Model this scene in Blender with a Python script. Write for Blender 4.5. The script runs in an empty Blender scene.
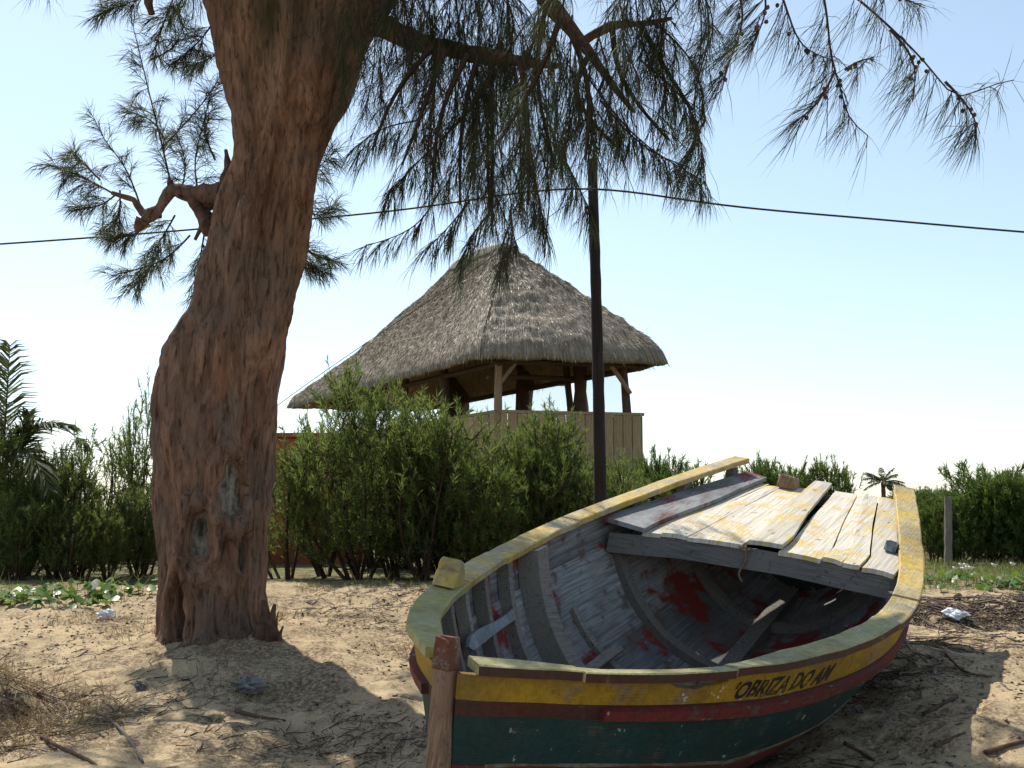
import bpy, math, random
import numpy as np
from mathutils import Vector, Matrix

# ------------------------------------------------------------------ camera, sky, sun, exposure
SC = bpy.context.scene
F_PX, HORIZON = 1050.0, 510.0
PITCH = math.atan((HORIZON - 384) / F_PX)
CAM = np.array([0.0, 0.0, 0.7])
cam_data = bpy.data.cameras.new('camera')
cam_data.sensor_width = 36.0
cam_data.lens = F_PX / 1024 * 36.0
cam_data.clip_start = 0.05
cam_data.clip_end = 3000
cam = bpy.data.objects.new('camera', cam_data)
SC.collection.objects.link(cam)
cam.location = CAM
cam.rotation_euler = (math.pi / 2 + PITCH, 0, 0)
SC.camera = cam

SUN_EL, SUN_AZ = math.radians(57), math.radians(-30)      # azimuth from +Y, negative = left
to_sun = Vector((math.sin(SUN_AZ) * math.cos(SUN_EL), math.cos(SUN_AZ) * math.cos(SUN_EL), math.sin(SUN_EL)))
world = bpy.data.worlds.new('World')
SC.world = world
world.use_nodes = True
wn = world.node_tree.nodes
wn.clear()
sky = wn.new('ShaderNodeTexSky')
sky.sky_type = 'NISHITA'
sky.sun_disc = False
sky.sun_elevation = SUN_EL
sky.sun_rotation = SUN_AZ
sky.altitude = 0
sky.air_density = 1.05
sky.dust_density = 0.55
sky.ozone_density = 2.5
bg = wn.new('ShaderNodeBackground')
bg.inputs['Strength'].default_value = 0.15
wo = wn.new('ShaderNodeOutputWorld')
hs = wn.new('ShaderNodeHueSaturation')
hs.inputs['Saturation'].default_value = 0.76
hs.inputs['Hue'].default_value = 0.488
world.node_tree.links.new(sky.outputs[0], hs.inputs['Color'])
world.node_tree.links.new(hs.outputs[0], bg.inputs['Color'])
world.node_tree.links.new(bg.outputs[0], wo.inputs['Surface'])

sun_data = bpy.data.lights.new('sun', 'SUN')
sun_data.energy = 5.0
sun_data.angle = math.radians(0.53)
sun_data.color = (1.0, 0.94, 0.84)
sun = bpy.data.objects.new('sun', sun_data)
SC.collection.objects.link(sun)
sun.rotation_euler = (-to_sun).to_track_quat('-Z', 'Y').to_euler()

SC.view_settings.view_transform = 'Standard'
SC.view_settings.look = 'None'
SC.view_settings.exposure = 0.3
SC.view_settings.gamma = 1.0
SC.render.engine = 'CYCLES'
SC.cycles.max_bounces = 8
SC.cycles.transparent_max_bounces = 8

rng = np.random.default_rng(7)
random.seed(7)
COL = SC.collection


def at(px, py, Y):
    """3-D point at world depth Y seen at pixel (px, py)."""
    c, s = math.cos(PITCH), math.sin(PITCH)
    a, b = (px - 512) / F_PX, (384 - py) / F_PX
    # fwd=(0,c,s) up=(0,-s,c)
    d = np.array([a, c - b * s, s + b * c])
    return CAM + d * (Y / d[1])


# ------------------------------------------------------------------ helpers
def tag(o, label=None, cat=None, group=None, kind=None):
    if label: o['label'] = label
    if cat: o['category'] = cat
    if group: o['group'] = group
    if kind: o['kind'] = kind
    return o


def empty(name, loc=(0, 0, 0), rot=None):
    o = bpy.data.objects.new(name, None)
    COL.objects.link(o)
    o.empty_display_size = 0.2
    if rot is not None:
        o.matrix_world = Matrix.Translation(Vector(loc)) @ rot.to_4x4()
    else:
        o.location = loc
    return o


def mesh_data(name, V, faces, smooth=False, midx=None):
    """V (n,3); faces: list of int arrays each (k,3) or (k,4), or a python list of lists."""
    me = bpy.data.meshes.new(name)
    V = np.asarray(V, dtype=np.float32)
    if isinstance(faces, list) and faces and isinstance(faces[0], np.ndarray):
        faces = [f for f in faces if len(f)]
        me.vertices.add(len(V))
        me.vertices.foreach_set('co', V.ravel())
        loops = np.concatenate([f.ravel() for f in faces]).astype(np.int32)
        tot = np.concatenate([np.full(len(f), f.shape[1]) for f in faces])
        st = np.concatenate([[0], np.cumsum(tot)[:-1]]).astype(np.int32)
        me.loops.add(len(loops))
        me.loops.foreach_set('vertex_index', loops)
        me.polygons.add(len(tot))
        me.polygons.foreach_set('loop_start', st)
        if midx is not None:
            me.polygons.foreach_set('material_index', np.asarray(midx, dtype=np.int32))
        me.update(calc_edges=True)
        me.validate()
    else:
        me.from_pydata([tuple(map(float, v)) for v in V], [], [list(map(int, f)) for f in faces])
        if midx is not None:
            me.polygons.foreach_set('material_index', np.asarray(midx, dtype=np.int32))
        me.update()
    if smooth:
        me.polygons.foreach_set('use_smooth', np.ones(len(me.polygons), dtype=bool))
    return me


def link(name, me, mats, parent=None, loc=None):
    if mats is not None and not me.materials:
        for m in (mats if isinstance(mats, (list, tuple)) else [mats]):
            me.materials.append(m)
    o = bpy.data.objects.new(name, me)
    COL.objects.link(o)
    if parent is not None: o.parent = parent
    if loc is not None: o.location = loc
    return o


def mk(name, V, faces, mats, parent=None, smooth=False, midx=None, loc=None):
    return link(name, mesh_data(name, V, faces, smooth, midx), mats, parent, loc)


def copy_tree(o, parent=None):
    c = o.copy()
    COL.objects.link(c)
    c.parent = parent
    for ch in list(o.children):
        copy_tree(ch, c)
    return c


def tube(P, R, n=8, cap=True):
    """verts, faces of a tube through points P with radii R."""
    P = np.asarray(P, float)
    R = np.broadcast_to(np.asarray(R, float), (len(P),))
    T = np.gradient(P, axis=0)
    T /= np.linalg.norm(T, axis=1)[:, None] + 1e-9
    ref = np.array([0, 0, 1.0]) if abs(T[0][2]) < 0.9 else np.array([1.0, 0, 0])
    a = np.cross(T[0], ref); a /= np.linalg.norm(a)
    V = []
    for i in range(len(P)):
        a = a - T[i] * (a @ T[i]); a /= np.linalg.norm(a) + 1e-9
        b = np.cross(T[i], a)
        th = np.arange(n) * 2 * math.pi / n
        V.append(P[i] + R[i] * (np.cos(th)[:, None] * a + np.sin(th)[:, None] * b))
    V = np.concatenate(V)
    Fc = []
    for i in range(len(P) - 1):
        for j in range(n):
            k = (j + 1) % n
            Fc.append((i * n + j, i * n + k, (i + 1) * n + k, (i + 1) * n + j))
    if cap:
        Fc.append(tuple(range(n))[::-1])
        Fc.append(tuple((len(P) - 1) * n + j for j in range(n)))
    return V, Fc


class MB:
    """collects shapes into one mesh"""
    def __init__(s): s.V = []; s.F = []; s.n = 0
    def add(s, V, Fc):
        s.V.append(np.asarray(V, float)); s.F += [tuple(i + s.n for i in f) for f in Fc]; s.n += len(V); return s
    def tube(s, P, R, n=8): return s.add(*tube(P, R, n))
    def box(s, c, size, rot=None, taper=1.0, jit=0.0):
        v, f = box(size, taper)
        if jit: v = v + rng.normal(0, jit, v.shape)
        if rot is not None: v = v @ np.array(rot).T
        return s.add(v + np.asarray(c, float), f)
    def build(s, name, mats, parent=None, smooth=False):
        return mk(name, np.concatenate(s.V), s.F, mats, parent, smooth)


def box(size, taper=1.0, ch=None):
    """chamfered box centred on the origin"""
    x, y, z = [d / 2 for d in size]
    c = ch if ch is not None else min(x, y, z) * 0.18
    V, idx = [], {}
    for sz in (-1, 1):
        t = taper if sz > 0 else 1
        for sy in (-1, 1):
            for sx in (-1, 1):
                for ax in range(3):
                    p = [sx * (x - c) * t, sy * (y - c) * t, sz * (z - c)]
                    p[ax] = [sx * x * t, sy * y * t, sz * z][ax]
                    idx[(sx, sy, sz, ax)] = len(V); V.append(p)
    g = lambda a, b, cc, ax: idx[(a, b, cc, ax)]
    Fc = []
    for ax in range(3):
        o = [i for i in range(3) if i != ax]
        for sg in (-1, 1):
            q = []
            for (p, r) in ((-1, -1), (1, -1), (1, 1), (-1, 1)):
                k = [0, 0, 0]; k[ax] = sg; k[o[0]] = p; k[o[1]] = r
                q.append(g(*k, ax))
            Fc.append(q)
    for ax in range(3):                                        # edges
        o = [i for i in range(3) if i != ax]
        for p in (-1, 1):
            for r in (-1, 1):
                k0 = [0, 0, 0]; k0[o[0]] = p; k0[o[1]] = r; k1 = list(k0); k0[ax] = -1; k1[ax] = 1
                Fc.append([g(*k0, o[0]), g(*k1, o[0]), g(*k1, o[1]), g(*k0, o[1])])
    for sx in (-1, 1):
        for sy in (-1, 1):
            for sz in (-1, 1):
                Fc.append([g(sx, sy, sz, 0), g(sx, sy, sz, 1), g(sx, sy, sz, 2)])
    return np.array(V), Fc


def fix_normals(o):
    import bmesh
    bm = bmesh.new(); bm.from_mesh(o.data)
    bmesh.ops.recalc_face_normals(bm, faces=bm.faces)
    bm.to_mesh(o.data); bm.free()


# ---- vectorised value noise
def _h(ix, iy, iz, seed):
    n = (ix * 374761393 + iy * 668265263 + iz * 2147483647 + seed * 974634777) & 0x7fffffff
    n = ((n ^ (n >> 13)) * 1274126177) & 0x7fffffff
    n = (n ^ (n >> 16)) & 0xffff
    return n / 32767.5 - 1.0


def noise3(x, y, z, seed=0):
    x, y, z = np.broadcast_arrays(np.asarray(x, float), np.asarray(y, float), np.asarray(z, float))
    ix, iy, iz = np.floor(x).astype(np.int64), np.floor(y).astype(np.int64), np.floor(z).astype(np.int64)
    fx, fy, fz = x - ix, y - iy, z - iz
    fx, fy, fz = [t * t * t * (t * (t * 6 - 15) + 10) for t in (fx, fy, fz)]
    r = 0
    for dx in (0, 1):
        for dy in (0, 1):
            for dz in (0, 1):
                r = r + (fx if dx else 1 - fx) * (fy if dy else 1 - fy) * (fz if dz else 1 - fz) * _h(ix + dx, iy + dy, iz + dz, seed)
    return r


def fbm(x, y, z=0.0, oct=4, seed=0, gain=0.5):
    r, a = 0, 1.0
    for i in range(oct):
        r = r + a * noise3(np.asarray(x) * 2**i + 17.3 * i, np.asarray(y) * 2**i + 5.1 * i, np.asarray(z) * 2**i, seed + i)
        a *= gain
    return r


def sstep(a, b, x):
    t = np.clip((np.asarray(x, float) - a) / (b - a), 0, 1)
    return t * t * (3 - 2 * t)


def cub(x, xs, ys):
    xs, ys = np.asarray(xs, float), np.asarray(ys, float)
    x = np.asarray(x, float)
    n = len(xs); h = np.diff(xs); A = np.zeros((n, n)); r = np.zeros(n); A[0, 0] = A[-1, -1] = 1
    for i in range(1, n - 1):
        A[i, i - 1] = h[i - 1]; A[i, i] = 2 * (h[i - 1] + h[i]); A[i, i + 1] = h[i]
        r[i] = 6 * ((ys[i + 1] - ys[i]) / h[i] - (ys[i] - ys[i - 1]) / h[i - 1])
    m = np.linalg.solve(A, r); k = np.clip(np.searchsorted(xs, x) - 1, 0, n - 2); t = x - xs[k]; hh = h[k]
    return m[k] * (hh - t)**3 / (6 * hh) + m[k + 1] * t**3 / (6 * hh) + (ys[k] / hh - m[k] * hh / 6) * (hh - t) + (ys[k + 1] / hh - m[k + 1] * hh / 6) * t


def spline(P, n):
    P = np.asarray(P, float)
    if len(P) < 3:
        t = np.linspace(0, 1, n)[:, None]
        return P[0] * (1 - t) + P[-1] * t
    d = np.r_[0, np.cumsum(np.linalg.norm(np.diff(P, axis=0), axis=1))]
    t = np.linspace(0, d[-1], n)
    return np.stack([cub(t, d, P[:, i]) for i in range(P.shape[1])], 1)


def unit(v): return v / (np.linalg.norm(v, axis=-1, keepdims=True) + 1e-9)


def ribbons(B, D, Ln, W, droop, g=(0, 0, -1.0)):
    """thin tapered leaves: base B, direction D, length, width, droop; returns V and faces"""
    n = len(B); D = unit(D); g = np.asarray(g, float)
    Ln = np.broadcast_to(Ln, n)[:, None]; W = np.broadcast_to(W, n)[:, None]; dr = np.broadcast_to(droop, n)[:, None]
    d2 = unit(D + g * dr); d3 = unit(D + g * dr * 2.2)
    p0 = B; p1 = B + d2 * Ln * .5; p2 = p1 + d3 * Ln * .5
    S = unit(np.cross(D, rng.normal(size=(n, 3))))
    V = np.stack([p0 - S * W * .35, p0 + S * W * .35, p1 + S * W * .5, p1 - S * W * .5, p2], 1).reshape(-1, 3)
    i = np.arange(n)[:, None] * 5
    return V, [i + np.array([[0, 1, 2, 3]]), i + np.array([[3, 2, 4]])]


def merge(parts):
    V, Q, T, n = [], [], [], 0
    for v, fs in parts:
        V.append(v)
        for f in fs:
            f = np.asarray(f)
            (Q if f.shape[1] == 4 else T).append(f + n)
        n += len(v)
    out = []
    if Q: out.append(np.concatenate(Q))
    if T: out.append(np.concatenate(T))
    return np.concatenate(V), out


def thin_tubes(A, Bp, ra, rb):
    """many straight 3-sided twigs from A to B (n,3)"""
    n = len(A); T = unit(Bp - A); s = unit(np.cross(T, np.array([0.31, 0.77, 0.55]))); u = np.cross(T, s)
    ra = np.broadcast_to(ra, n)[:, None]; rb = np.broadcast_to(rb, n)[:, None]
    V = []
    for P, r in ((A, ra), (Bp, rb)):
        for k in range(3):
            th = k * 2 * math.pi / 3
            V.append(P + r * (math.cos(th) * s + math.sin(th) * u))
    V = np.stack(V, 1).reshape(-1, 3)
    i = np.arange(n)[:, None] * 6
    return V, [np.concatenate([i + np.array([[a, (a + 1) % 3, (a + 1) % 3 + 3, a + 3]]) for a in range(3)])]


# ------------------------------------------------------------------ materials
class NT:
    def __init__(s, name):
        s.m = bpy.data.materials.new(name); s.m.use_nodes = True
        s.t = s.m.node_tree; s.t.nodes.clear()
        s.out = s.t.nodes.new('ShaderNodeOutputMaterial')
        s.tc = s.t.nodes.new('ShaderNodeTexCoord')
    def new(s, ty, **kw):
        n = s.t.nodes.new(ty)
        for k, v in kw.items(): setattr(n, k, v)
        return n
    def L(s, a, b): s.t.links.new(a, b)
    def set(s, inp, v):
        if hasattr(v, 'is_linked') or isinstance(v, bpy.types.NodeSocket): s.L(v, inp)
        else:
            if isinstance(v, (tuple, list)) and len(v) == 3 and inp.type == 'RGBA': v = (*v, 1)
            inp.default_value = v
    def coords(s, scale=(1, 1, 1), rot=(0, 0, 0), src='Object'):
        n = s.new('ShaderNodeMapping'); n.inputs['Scale'].default_value = scale; n.inputs['Rotation'].default_value = rot
        s.L(s.tc.outputs[src], n.inputs['Vector']); return n.outputs[0]
    def grain(s, a, b):
        u = s.new('ShaderNodeUVMap', uv_map='grain'); n = s.new('ShaderNodeMapping'); n.inputs['Scale'].default_value = (a, b, 1)
        s.L(u.outputs[0], n.inputs['Vector']); return n.outputs[0]
    def noise(s, vec, scale, detail=4, rough=.55, dist=0.0):
        n = s.new('ShaderNodeTexNoise'); s.L(vec, n.inputs['Vector'])
        n.inputs['Scale'].default_value = scale; n.inputs['Detail'].default_value = detail
        n.inputs['Roughness'].default_value = rough; n.inputs['Distortion'].default_value = dist
        return n.outputs['Fac']
    def ramp(s, fac, stops, interp='LINEAR'):
        n = s.new('ShaderNodeValToRGB'); n.color_ramp.interpolation = interp
        cr = n.color_ramp
        while len(cr.elements) < len(stops): cr.elements.new(0.5)
        for e, (p, c) in zip(cr.elements, stops):
            e.position = p
            e.color = (c, c, c, 1) if isinstance(c, (int, float)) else (*c, 1)
        s.set(n.inputs['Fac'], fac); return n.outputs['Color']
    def mix(s, fac, a, b, mode='MIX'):
        n = s.new('ShaderNodeMix', data_type='RGBA', blend_type=mode)
        s.set(n.inputs[0], fac); s.set(n.inputs[6], a); s.set(n.inputs[7], b); return n.outputs[2]
    def math(s, op, a, b=0.0, clamp=False):
        n = s.new('ShaderNodeMath', operation=op, use_clamp=clamp); s.set(n.inputs[0], a); s.set(n.inputs[1], b); return n.outputs[0]
    def bump(s, h, strength=.4, dist=.01, prev=None):
        n = s.new('ShaderNodeBump'); n.inputs['Strength'].default_value = strength; n.inputs['Distance'].default_value = dist
        s.set(n.inputs['Height'], h)
        if prev is not None: s.L(prev, n.inputs['Normal'])
        return n.outputs['Normal']
    def bsdf(s, color, rough=.8, normal=None, spec=.3, metallic=0.0):
        n = s.new('ShaderNodeBsdfPrincipled'); s.set(n.inputs['Base Color'], color); s.set(n.inputs['Roughness'], rough)
        n.inputs['Specular IOR Level'].default_value = spec; n.inputs['Metallic'].default_value = metallic
        if normal is not None: s.L(normal, n.inputs['Normal'])
        return n.outputs[0]
    def done(s, sh): s.L(sh, s.out.inputs['Surface']); return s.m


def paint_mat(name, c1, c2, wood=(.22, .17, .12), wear=.60, scale=6, grain=(1.2, 22, 22), rough=.65, primer=None, soft=.04, chips=True):
    m = NT(name)
    v = m.coords(); g = m.noise(m.grain(grain[0], 24), 6, 5, .6)
    big = m.noise(v, scale, 5, .6)
    col = m.mix(m.ramp(m.noise(v, scale * .45, 3), [(.35, 0), (.65, 1)]), c1, c2)
    col = m.mix(m.math('MULTIPLY', g, .35), col, m.mix(.5, col, (.03, .025, .02)))
    w = m.math('ADD', m.math('MULTIPLY', big, .7), m.math('MULTIPLY', g, .3))
    mask = m.ramp(w, [(wear - soft, 0), (wear + soft, 1)])
    wcol = m.mix(g, [c * .55 for c in wood], [min(1, c * 1.5) for c in wood])
    col = m.mix(mask, col, wcol)
    if primer is not None:
        pm = m.ramp(m.noise(v, scale * 1.7, 6, .72), [(.64, 0), (.66, 1)])
        col = m.mix(pm, col, primer)
    col = m.mix(m.ramp(m.noise(v, 2.1, 5, .7), [(.45, 0), (.7, .55)]), col, (.055, .045, .035))
    dirt = m.ramp(m.noise(v, scale * 5, 4, .7), [(.3, .45), (.6, 1)])
    col = m.mix(.7, col, m.mix(1.0, col, dirt, 'MULTIPLY'))
    nb = m.bump(g, .35, .004)
    nb = m.bump(mask, .5, .003, nb) if chips else nb
    return m.done(m.bsdf(col, rough, nb, .3))


def wood_mat(name, a, b, c=None, grain=(1.5, 30, 30), scale=4, rough=.85, bump=.5):
    m = NT(name)
    v = m.coords(); g = m.noise(m.coords(grain), scale, 6, .62, .4)
    big = m.noise(v, 3.0, 4)
    col = m.ramp(g, [(.28, [x * .6 for x in a]), (.48, a), (.7, b)])
    col = m.mix(m.ramp(big, [(.4, 0), (.7, 1)]), col, c if c is not None else b)
    rnd = m.new('ShaderNodeObjectInfo').outputs['Random']
    col = m.mix(1.0, col, m.ramp(rnd, [(0, .75), (1, 1.15)]), 'MULTIPLY')
    spots = m.ramp(m.noise(v, 40, 3, .7), [(.32, .35), (.42, 1)])
    col = m.mix(.7, col, m.mix(1.0, col, spots, 'MULTIPLY'))
    return m.done(m.bsdf(col, rough, m.bump(g, bump, .006), .25))


def leaf_mat(name, stops, trans=.45, tcol=(.16, .22, .05), rough=.55, dry=None):
    m = NT(name)
    geo = m.new('ShaderNodeNewGeometry')
    col = m.ramp(geo.outputs['Random Per Island'], stops)
    if dry is not None:
        v = m.coords()
        col = m.mix(m.ramp(m.noise(v, 2.6, 4, .6), [(.48, 0), (.68, .75)]), col, m.mix(.5, col, dry[0]))
        col = m.mix(m.ramp(m.noise(v, 6.5, 3, .6), [(.64, 0), (.70, .8)]), col, dry[1])
    d = m.bsdf(col, rough, None, .3)
    t = m.new('ShaderNodeBsdfTranslucent'); m.set(t.inputs['Color'], m.mix(.6, col, tcol))
    x = m.new('ShaderNodeMixShader'); x.inputs[0].default_value = trans
    m.L(d, x.inputs[1]); m.L(t.outputs[0], x.inputs[2])
    return m.done(x.outputs[0])


M = {}
M['yellow'] = paint_mat('yellow_paint', (.43, .255, .010), (.34, .195, .014), (.24, .17, .10), .575, 7, primer=(.6, .55, .5))
M['cap_yellow'] = paint_mat('weathered_yellow_cap_paint', (.62, .43, .07), (.55, .40, .14), (.42, .36, .24), .53, 6, soft=.08)
M['cap_green'] = paint_mat('faded_green_yellow_cap_paint', (.42, .36, .10), (.35, .345, .15), (.42, .37, .21), .56, 6, soft=.1)
M['brown'] = paint_mat('brown_red_paint', (.085, .022, .014), (.06, .02, .014), (.11, .07, .05), .62, 9)
M['red'] = paint_mat('red_paint', (.20, .022, .02), (.13, .022, .02), (.16, .10, .08), .60, 9, primer=(.4, .32, .3))
M['green'] = paint_mat('dark_green_paint', (.008, .040, .036), (.012, .055, .055), (.075, .075, .06), .60, 8, primer=(.35, .38, .36))
M['blue_in'] = None
m = NT('weathered_blue_grey_inside_paint')
v = m.coords(); g = m.noise(m.grain(1.0, 22), 3, 6, .68)
col = m.ramp(g, [(.3, (.085, .082, .078)), (.5, (.245, .247, .25)), (.72, (.43, .43, .425))])
col = m.mix(m.ramp(m.noise(v, 1.6, 5, .65), [(.42, 0), (.62, .8)]), col, (.12, .105, .09))
col = m.mix(1.0, col, m.ramp(m.new('ShaderNodeObjectInfo').outputs['Random'], [(0, .6), (1, 1.15)]), 'MULTIPLY')
col = m.mix(m.ramp(m.noise(v, 3.2, 4, .6), [(.55, 0), (.60, 1)]), col, (.20, .03, .022))
col = m.mix(m.ramp(m.noise(v, 7.0, 5, .65), [(.56, 0), (.64, 1)]), col, (.13, .10, .08))
M['blue_in'] = m.done(m.bsdf(col, .8, m.bump(g, .5, .006), .25))
M['rib'] = wood_mat('grey_rib_timber', (.17, .155, .135), (.31, .285, .255), (.23, .20, .165))
M['beam'] = wood_mat('grey_beam_timber', (.11, .105, .10), (.20, .19, .18), (.15, .14, .13), grain=(20, 1.5, 30))
M['stem'] = wood_mat('stem_post_timber', (.20, .12, .075), (.34, .23, .15), (.26, .16, .11), grain=(25, 25, 1.5))
M['rusty'] = paint_mat('stem_head_red_paint', (.16, .035, .02), (.20, .06, .03), (.26, .18, .12), .52, 14, (22, 22, 1.5))
# bleached deck with remnants of yellow paint
m = NT('bleached_deck_planks')
v = m.coords(); g = m.noise(m.grain(.9, 26), 3, 6, .65, .3)
rnd = m.new('ShaderNodeObjectInfo').outputs['Random']
col = m.ramp(g, [(.25, (.20, .17, .14)), (.40, (.50, .45, .375)), (.62, (.68, .63, .54))])
col = m.mix(1.0, col, m.ramp(rnd, [(0, .82), (1, 1.12)]), 'MULTIPLY')
ym = m.math('MULTIPLY', m.ramp(m.noise(m.coords((1.6, 1, 1)), 5.0, 5, .6, .8), [(.50, 0), (.58, 1)]), m.ramp(m.noise(m.grain(3, 20), 5, 5, .75), [(.42, .0), (.56, 1)]))
col = m.mix(ym, col, (.55, .40, .10))
col = m.mix(m.ramp(m.noise(m.grain(1.5, 34), 3, 4, .7), [(.30, .9), (.38, 0)]), col, (.07, .055, .045))
nails = m.new('ShaderNodeTexVoronoi'); m.L(m.coords((1, 1, .2)), nails.inputs['Vector']); nails.inputs['Scale'].default_value = 9
col = m.mix(m.ramp(nails.outputs['Distance'], [(.05, .9), (.09, 0)]), col, (.05, .03, .022))
col = m.mix(m.ramp(m.noise(v, 5.5, 4, .7), [(.62, 0), (.70, .8)]), col, (.16, .12, .095))
M['deck'] = m.done(m.bsdf(col, .85, m.bump(g, .6, .007), .25))
M['seam'] = paint_mat('worn_seam_batten_paint', (.20, .15, .05), (.12, .09, .06), (.20, .18, .15), .50, 12)
M['cover'] = paint_mat('blue_grey_covering_board_paint', (.22, .235, .25), (.30, .31, .315), (.20, .045, .045), .53, 2.6, soft=.03)
M['pale'] = paint_mat('pale_blue_batten_paint', (.34, .37, .40), (.28, .31, .34), (.16, .14, .12), .62, 6)
M['letter'] = paint_mat('black_lettering_paint', (.012, .010, .008), (.02, .014, .008), (.40, .25, .02), .60, 22, chips=False)

# bark
m = NT('casuarina_bark')
v = m.coords(); sv = m.coords((1, 1, .16), (0, .14, 0))
fine = m.noise(m.coords((1, 1, .17), (0, .16, 0)), 30, 8, .72, .5); mid = m.noise(m.coords((1, 1, .2), (0, .16, 0)), 8, 7, .65, .9); lump = m.noise(v, 2.3, 4)
col = m.ramp(mid, [(.28, (.115, .062, .040)), (.5, (.265, .150, .100)), (.72, (.40, .25, .175))])
col = m.mix(m.ramp(lump, [(.42, 0), (.62, .75)]), col, (.17, .125, .098))
col = m.mix(m.ramp(m.noise(sv, 3.4, 5, .6), [(.6, 0), (.68, .7)]), col, (.25, .105, .060))
crack = m.ramp(fine, [(.32, .14), (.50, 1)])
col = m.mix(1.0, col, crack, 'MULTIPLY')
att = m.new('ShaderNodeAttribute', attribute_name='scar')
grey = m.ramp(m.noise(m.coords((1, 1, .45)), 13, 6, .6, .6), [(.36, (.06, .05, .042)), (.46, (.18, .155, .125)), (.54, (.33, .30, .25)), (.66, (.15, .125, .10))])
col = m.mix(att.outputs['Fac'], col, grey)
att2 = m.new('ShaderNodeAttribute', attribute_name='moss')
col = m.mix(m.math('MULTIPLY', att2.outputs['Fac'], m.ramp(m.noise(sv, 9, 4), [(.35, 0), (.6, .85)])), col, (.060, .062, .028))
vo = m.new('ShaderNodeTexVoronoi', feature='DISTANCE_TO_EDGE'); m.L(m.coords((1, 1, .22), (0, .16, 0)), vo.inputs['Vector']); vo.inputs['Scale'].default_value = 15
plate = m.ramp(m.math('ADD', vo.outputs['Distance'], m.math('MULTIPLY', fine, .12)), [(.04, 0), (.16, 1)])
nb = m.bump(mid, .8, .04); nb = m.bump(plate, .45, .02, nb); nb = m.bump(fine, 1.0, .018, nb)
M['bark'] = m.done(m.bsdf(col, .92, nb, .12))
m = NT('limb_bark')
g = m.noise(m.coords((1, 1, 1)), 16, 6, .65)
col = m.ramp(g, [(.3, (.05, .030, .022)), (.6, (.14, .085, .06))])
M['limb'] = m.done(m.bsdf(col, .9, m.bump(g, .8, .012), .15))
M['twig'] = NT('twig_bark'); M['twig'] = M['twig'].done(M['twig'].bsdf((.07, .045, .03), .9, None, .15))
M['needle'] = leaf_mat('casuarina_needles', [(0, (.020, .030, .013)), (.5, (.042, .055, .022)), (.86, (.075, .085, .035)), (1, (.15, .12, .05))], .32, (.13, .15, .05))
M['shrub'] = leaf_mat('hedge_shrub_leaves', [(0, (.036, .060, .015)), (.5, (.072, .112, .028)), (.85, (.125, .160, .046)), (1, (.24, .22, .09))], .50, (.23, .30, .06), dry=((.16, .19, .045), (.22, .17, .075)))
M['shrub_far'] = leaf_mat('distant_shrub_leaves', [(0, (.032, .062, .014)), (.6, (.055, .10, .02)), (1, (.10, .15, .035))], .42, (.17, .25, .04), dry=((.13, .17, .04), (.18, .16, .06)))
M['palm'] = leaf_mat('palm_leaflets', [(0, (.03, .045, .016)), (.6, (.06, .08, .028)), (1, (.12, .12, .05))], .3, (.15, .18, .05))
M['palm_dry'] = leaf_mat('dry_palm_leaflets', [(0, (.30, .22, .10)), (1, (.50, .40, .20))], .3, (.4, .3, .12))
M['vine'] = leaf_mat('vine_leaves', [(0, (.05, .11, .015)), (.6, (.09, .17, .025)), (.9, (.13, .2, .04)), (1, (.5, .5, .42))], .35, (.2, .3, .03), .35)
M['grass'] = leaf_mat('grass_blades', [(0, (.07, .11, .025)), (.6, (.13, .16, .045)), (1, (.28, .24, .11))], .4, (.24, .27, .06))
M['dry'] = leaf_mat('dry_grass_blades', [(0, (.10, .065, .03)), (.6, (.22, .15, .07)), (1, (.36, .27, .14))], .25, (.3, .22, .1))
M['litter'] = leaf_mat('twig_litter_bark', [(0, (.035, .022, .014)), (.6, (.10, .062, .038)), (.92, (.17, .12, .075)), (1, (.45, .38, .28))], .0)
M['petal'] = NT('white_petals'); M['petal'] = M['petal'].done(M['petal'].bsdf((.75, .74, .70), .6))

# sand with organic litter; leaf mould and turf further back
m = NT('beach_sand')
v = m.coords()
n1 = m.noise(v, 1.3, 6, .62); n2 = m.noise(v, 9, 6, .65); n3 = m.noise(v, 90, 4, .7); n4 = m.noise(v, 340, 2, .6)
col = m.ramp(n3, [(.3, (.33, .245, .14)), (.5, (.46, .355, .215)), (.7, (.55, .44, .285))])
col = m.mix(m.ramp(n4, [(.35, .25), (.6, 0)]), col, (.20, .15, .10))
lit = m.ramp(m.math('ADD', m.math('MULTIPLY', n1, .55), m.math('MULTIPLY', n2, .45)), [(.44, 0), (.54, .95)])
lit = m.math('MULTIPLY', lit, m.ramp(m.noise(v, 38, 5, .75), [(.40, 0), (.55, 1)]))
col = m.mix(lit, col, m.ramp(n3, [(.3, (.075, .050, .032)), (.7, (.20, .145, .095))]))
at_up = m.new('ShaderNodeAttribute', attribute_name='upland')
turf = m.ramp(m.noise(v, 14, 5, .7), [(.35, (.055, .045, .026)), (.5, (.10, .105, .04)), (.7, (.20, .17, .10))])
col = m.mix(m.math('MULTIPLY', at_up.outputs['Fac'], m.ramp(m.noise(v, 2.4, 5, .7), [(.3, .4), (.55, 1)])), col, turf)
nb = m.bump(n2, .5, .03); nb = m.bump(n3, .55, .008, nb); nb = m.bump(n4, .4, .002, nb)
M['sand'] = m.done(m.bsdf(col, .95, nb, .1))

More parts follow.
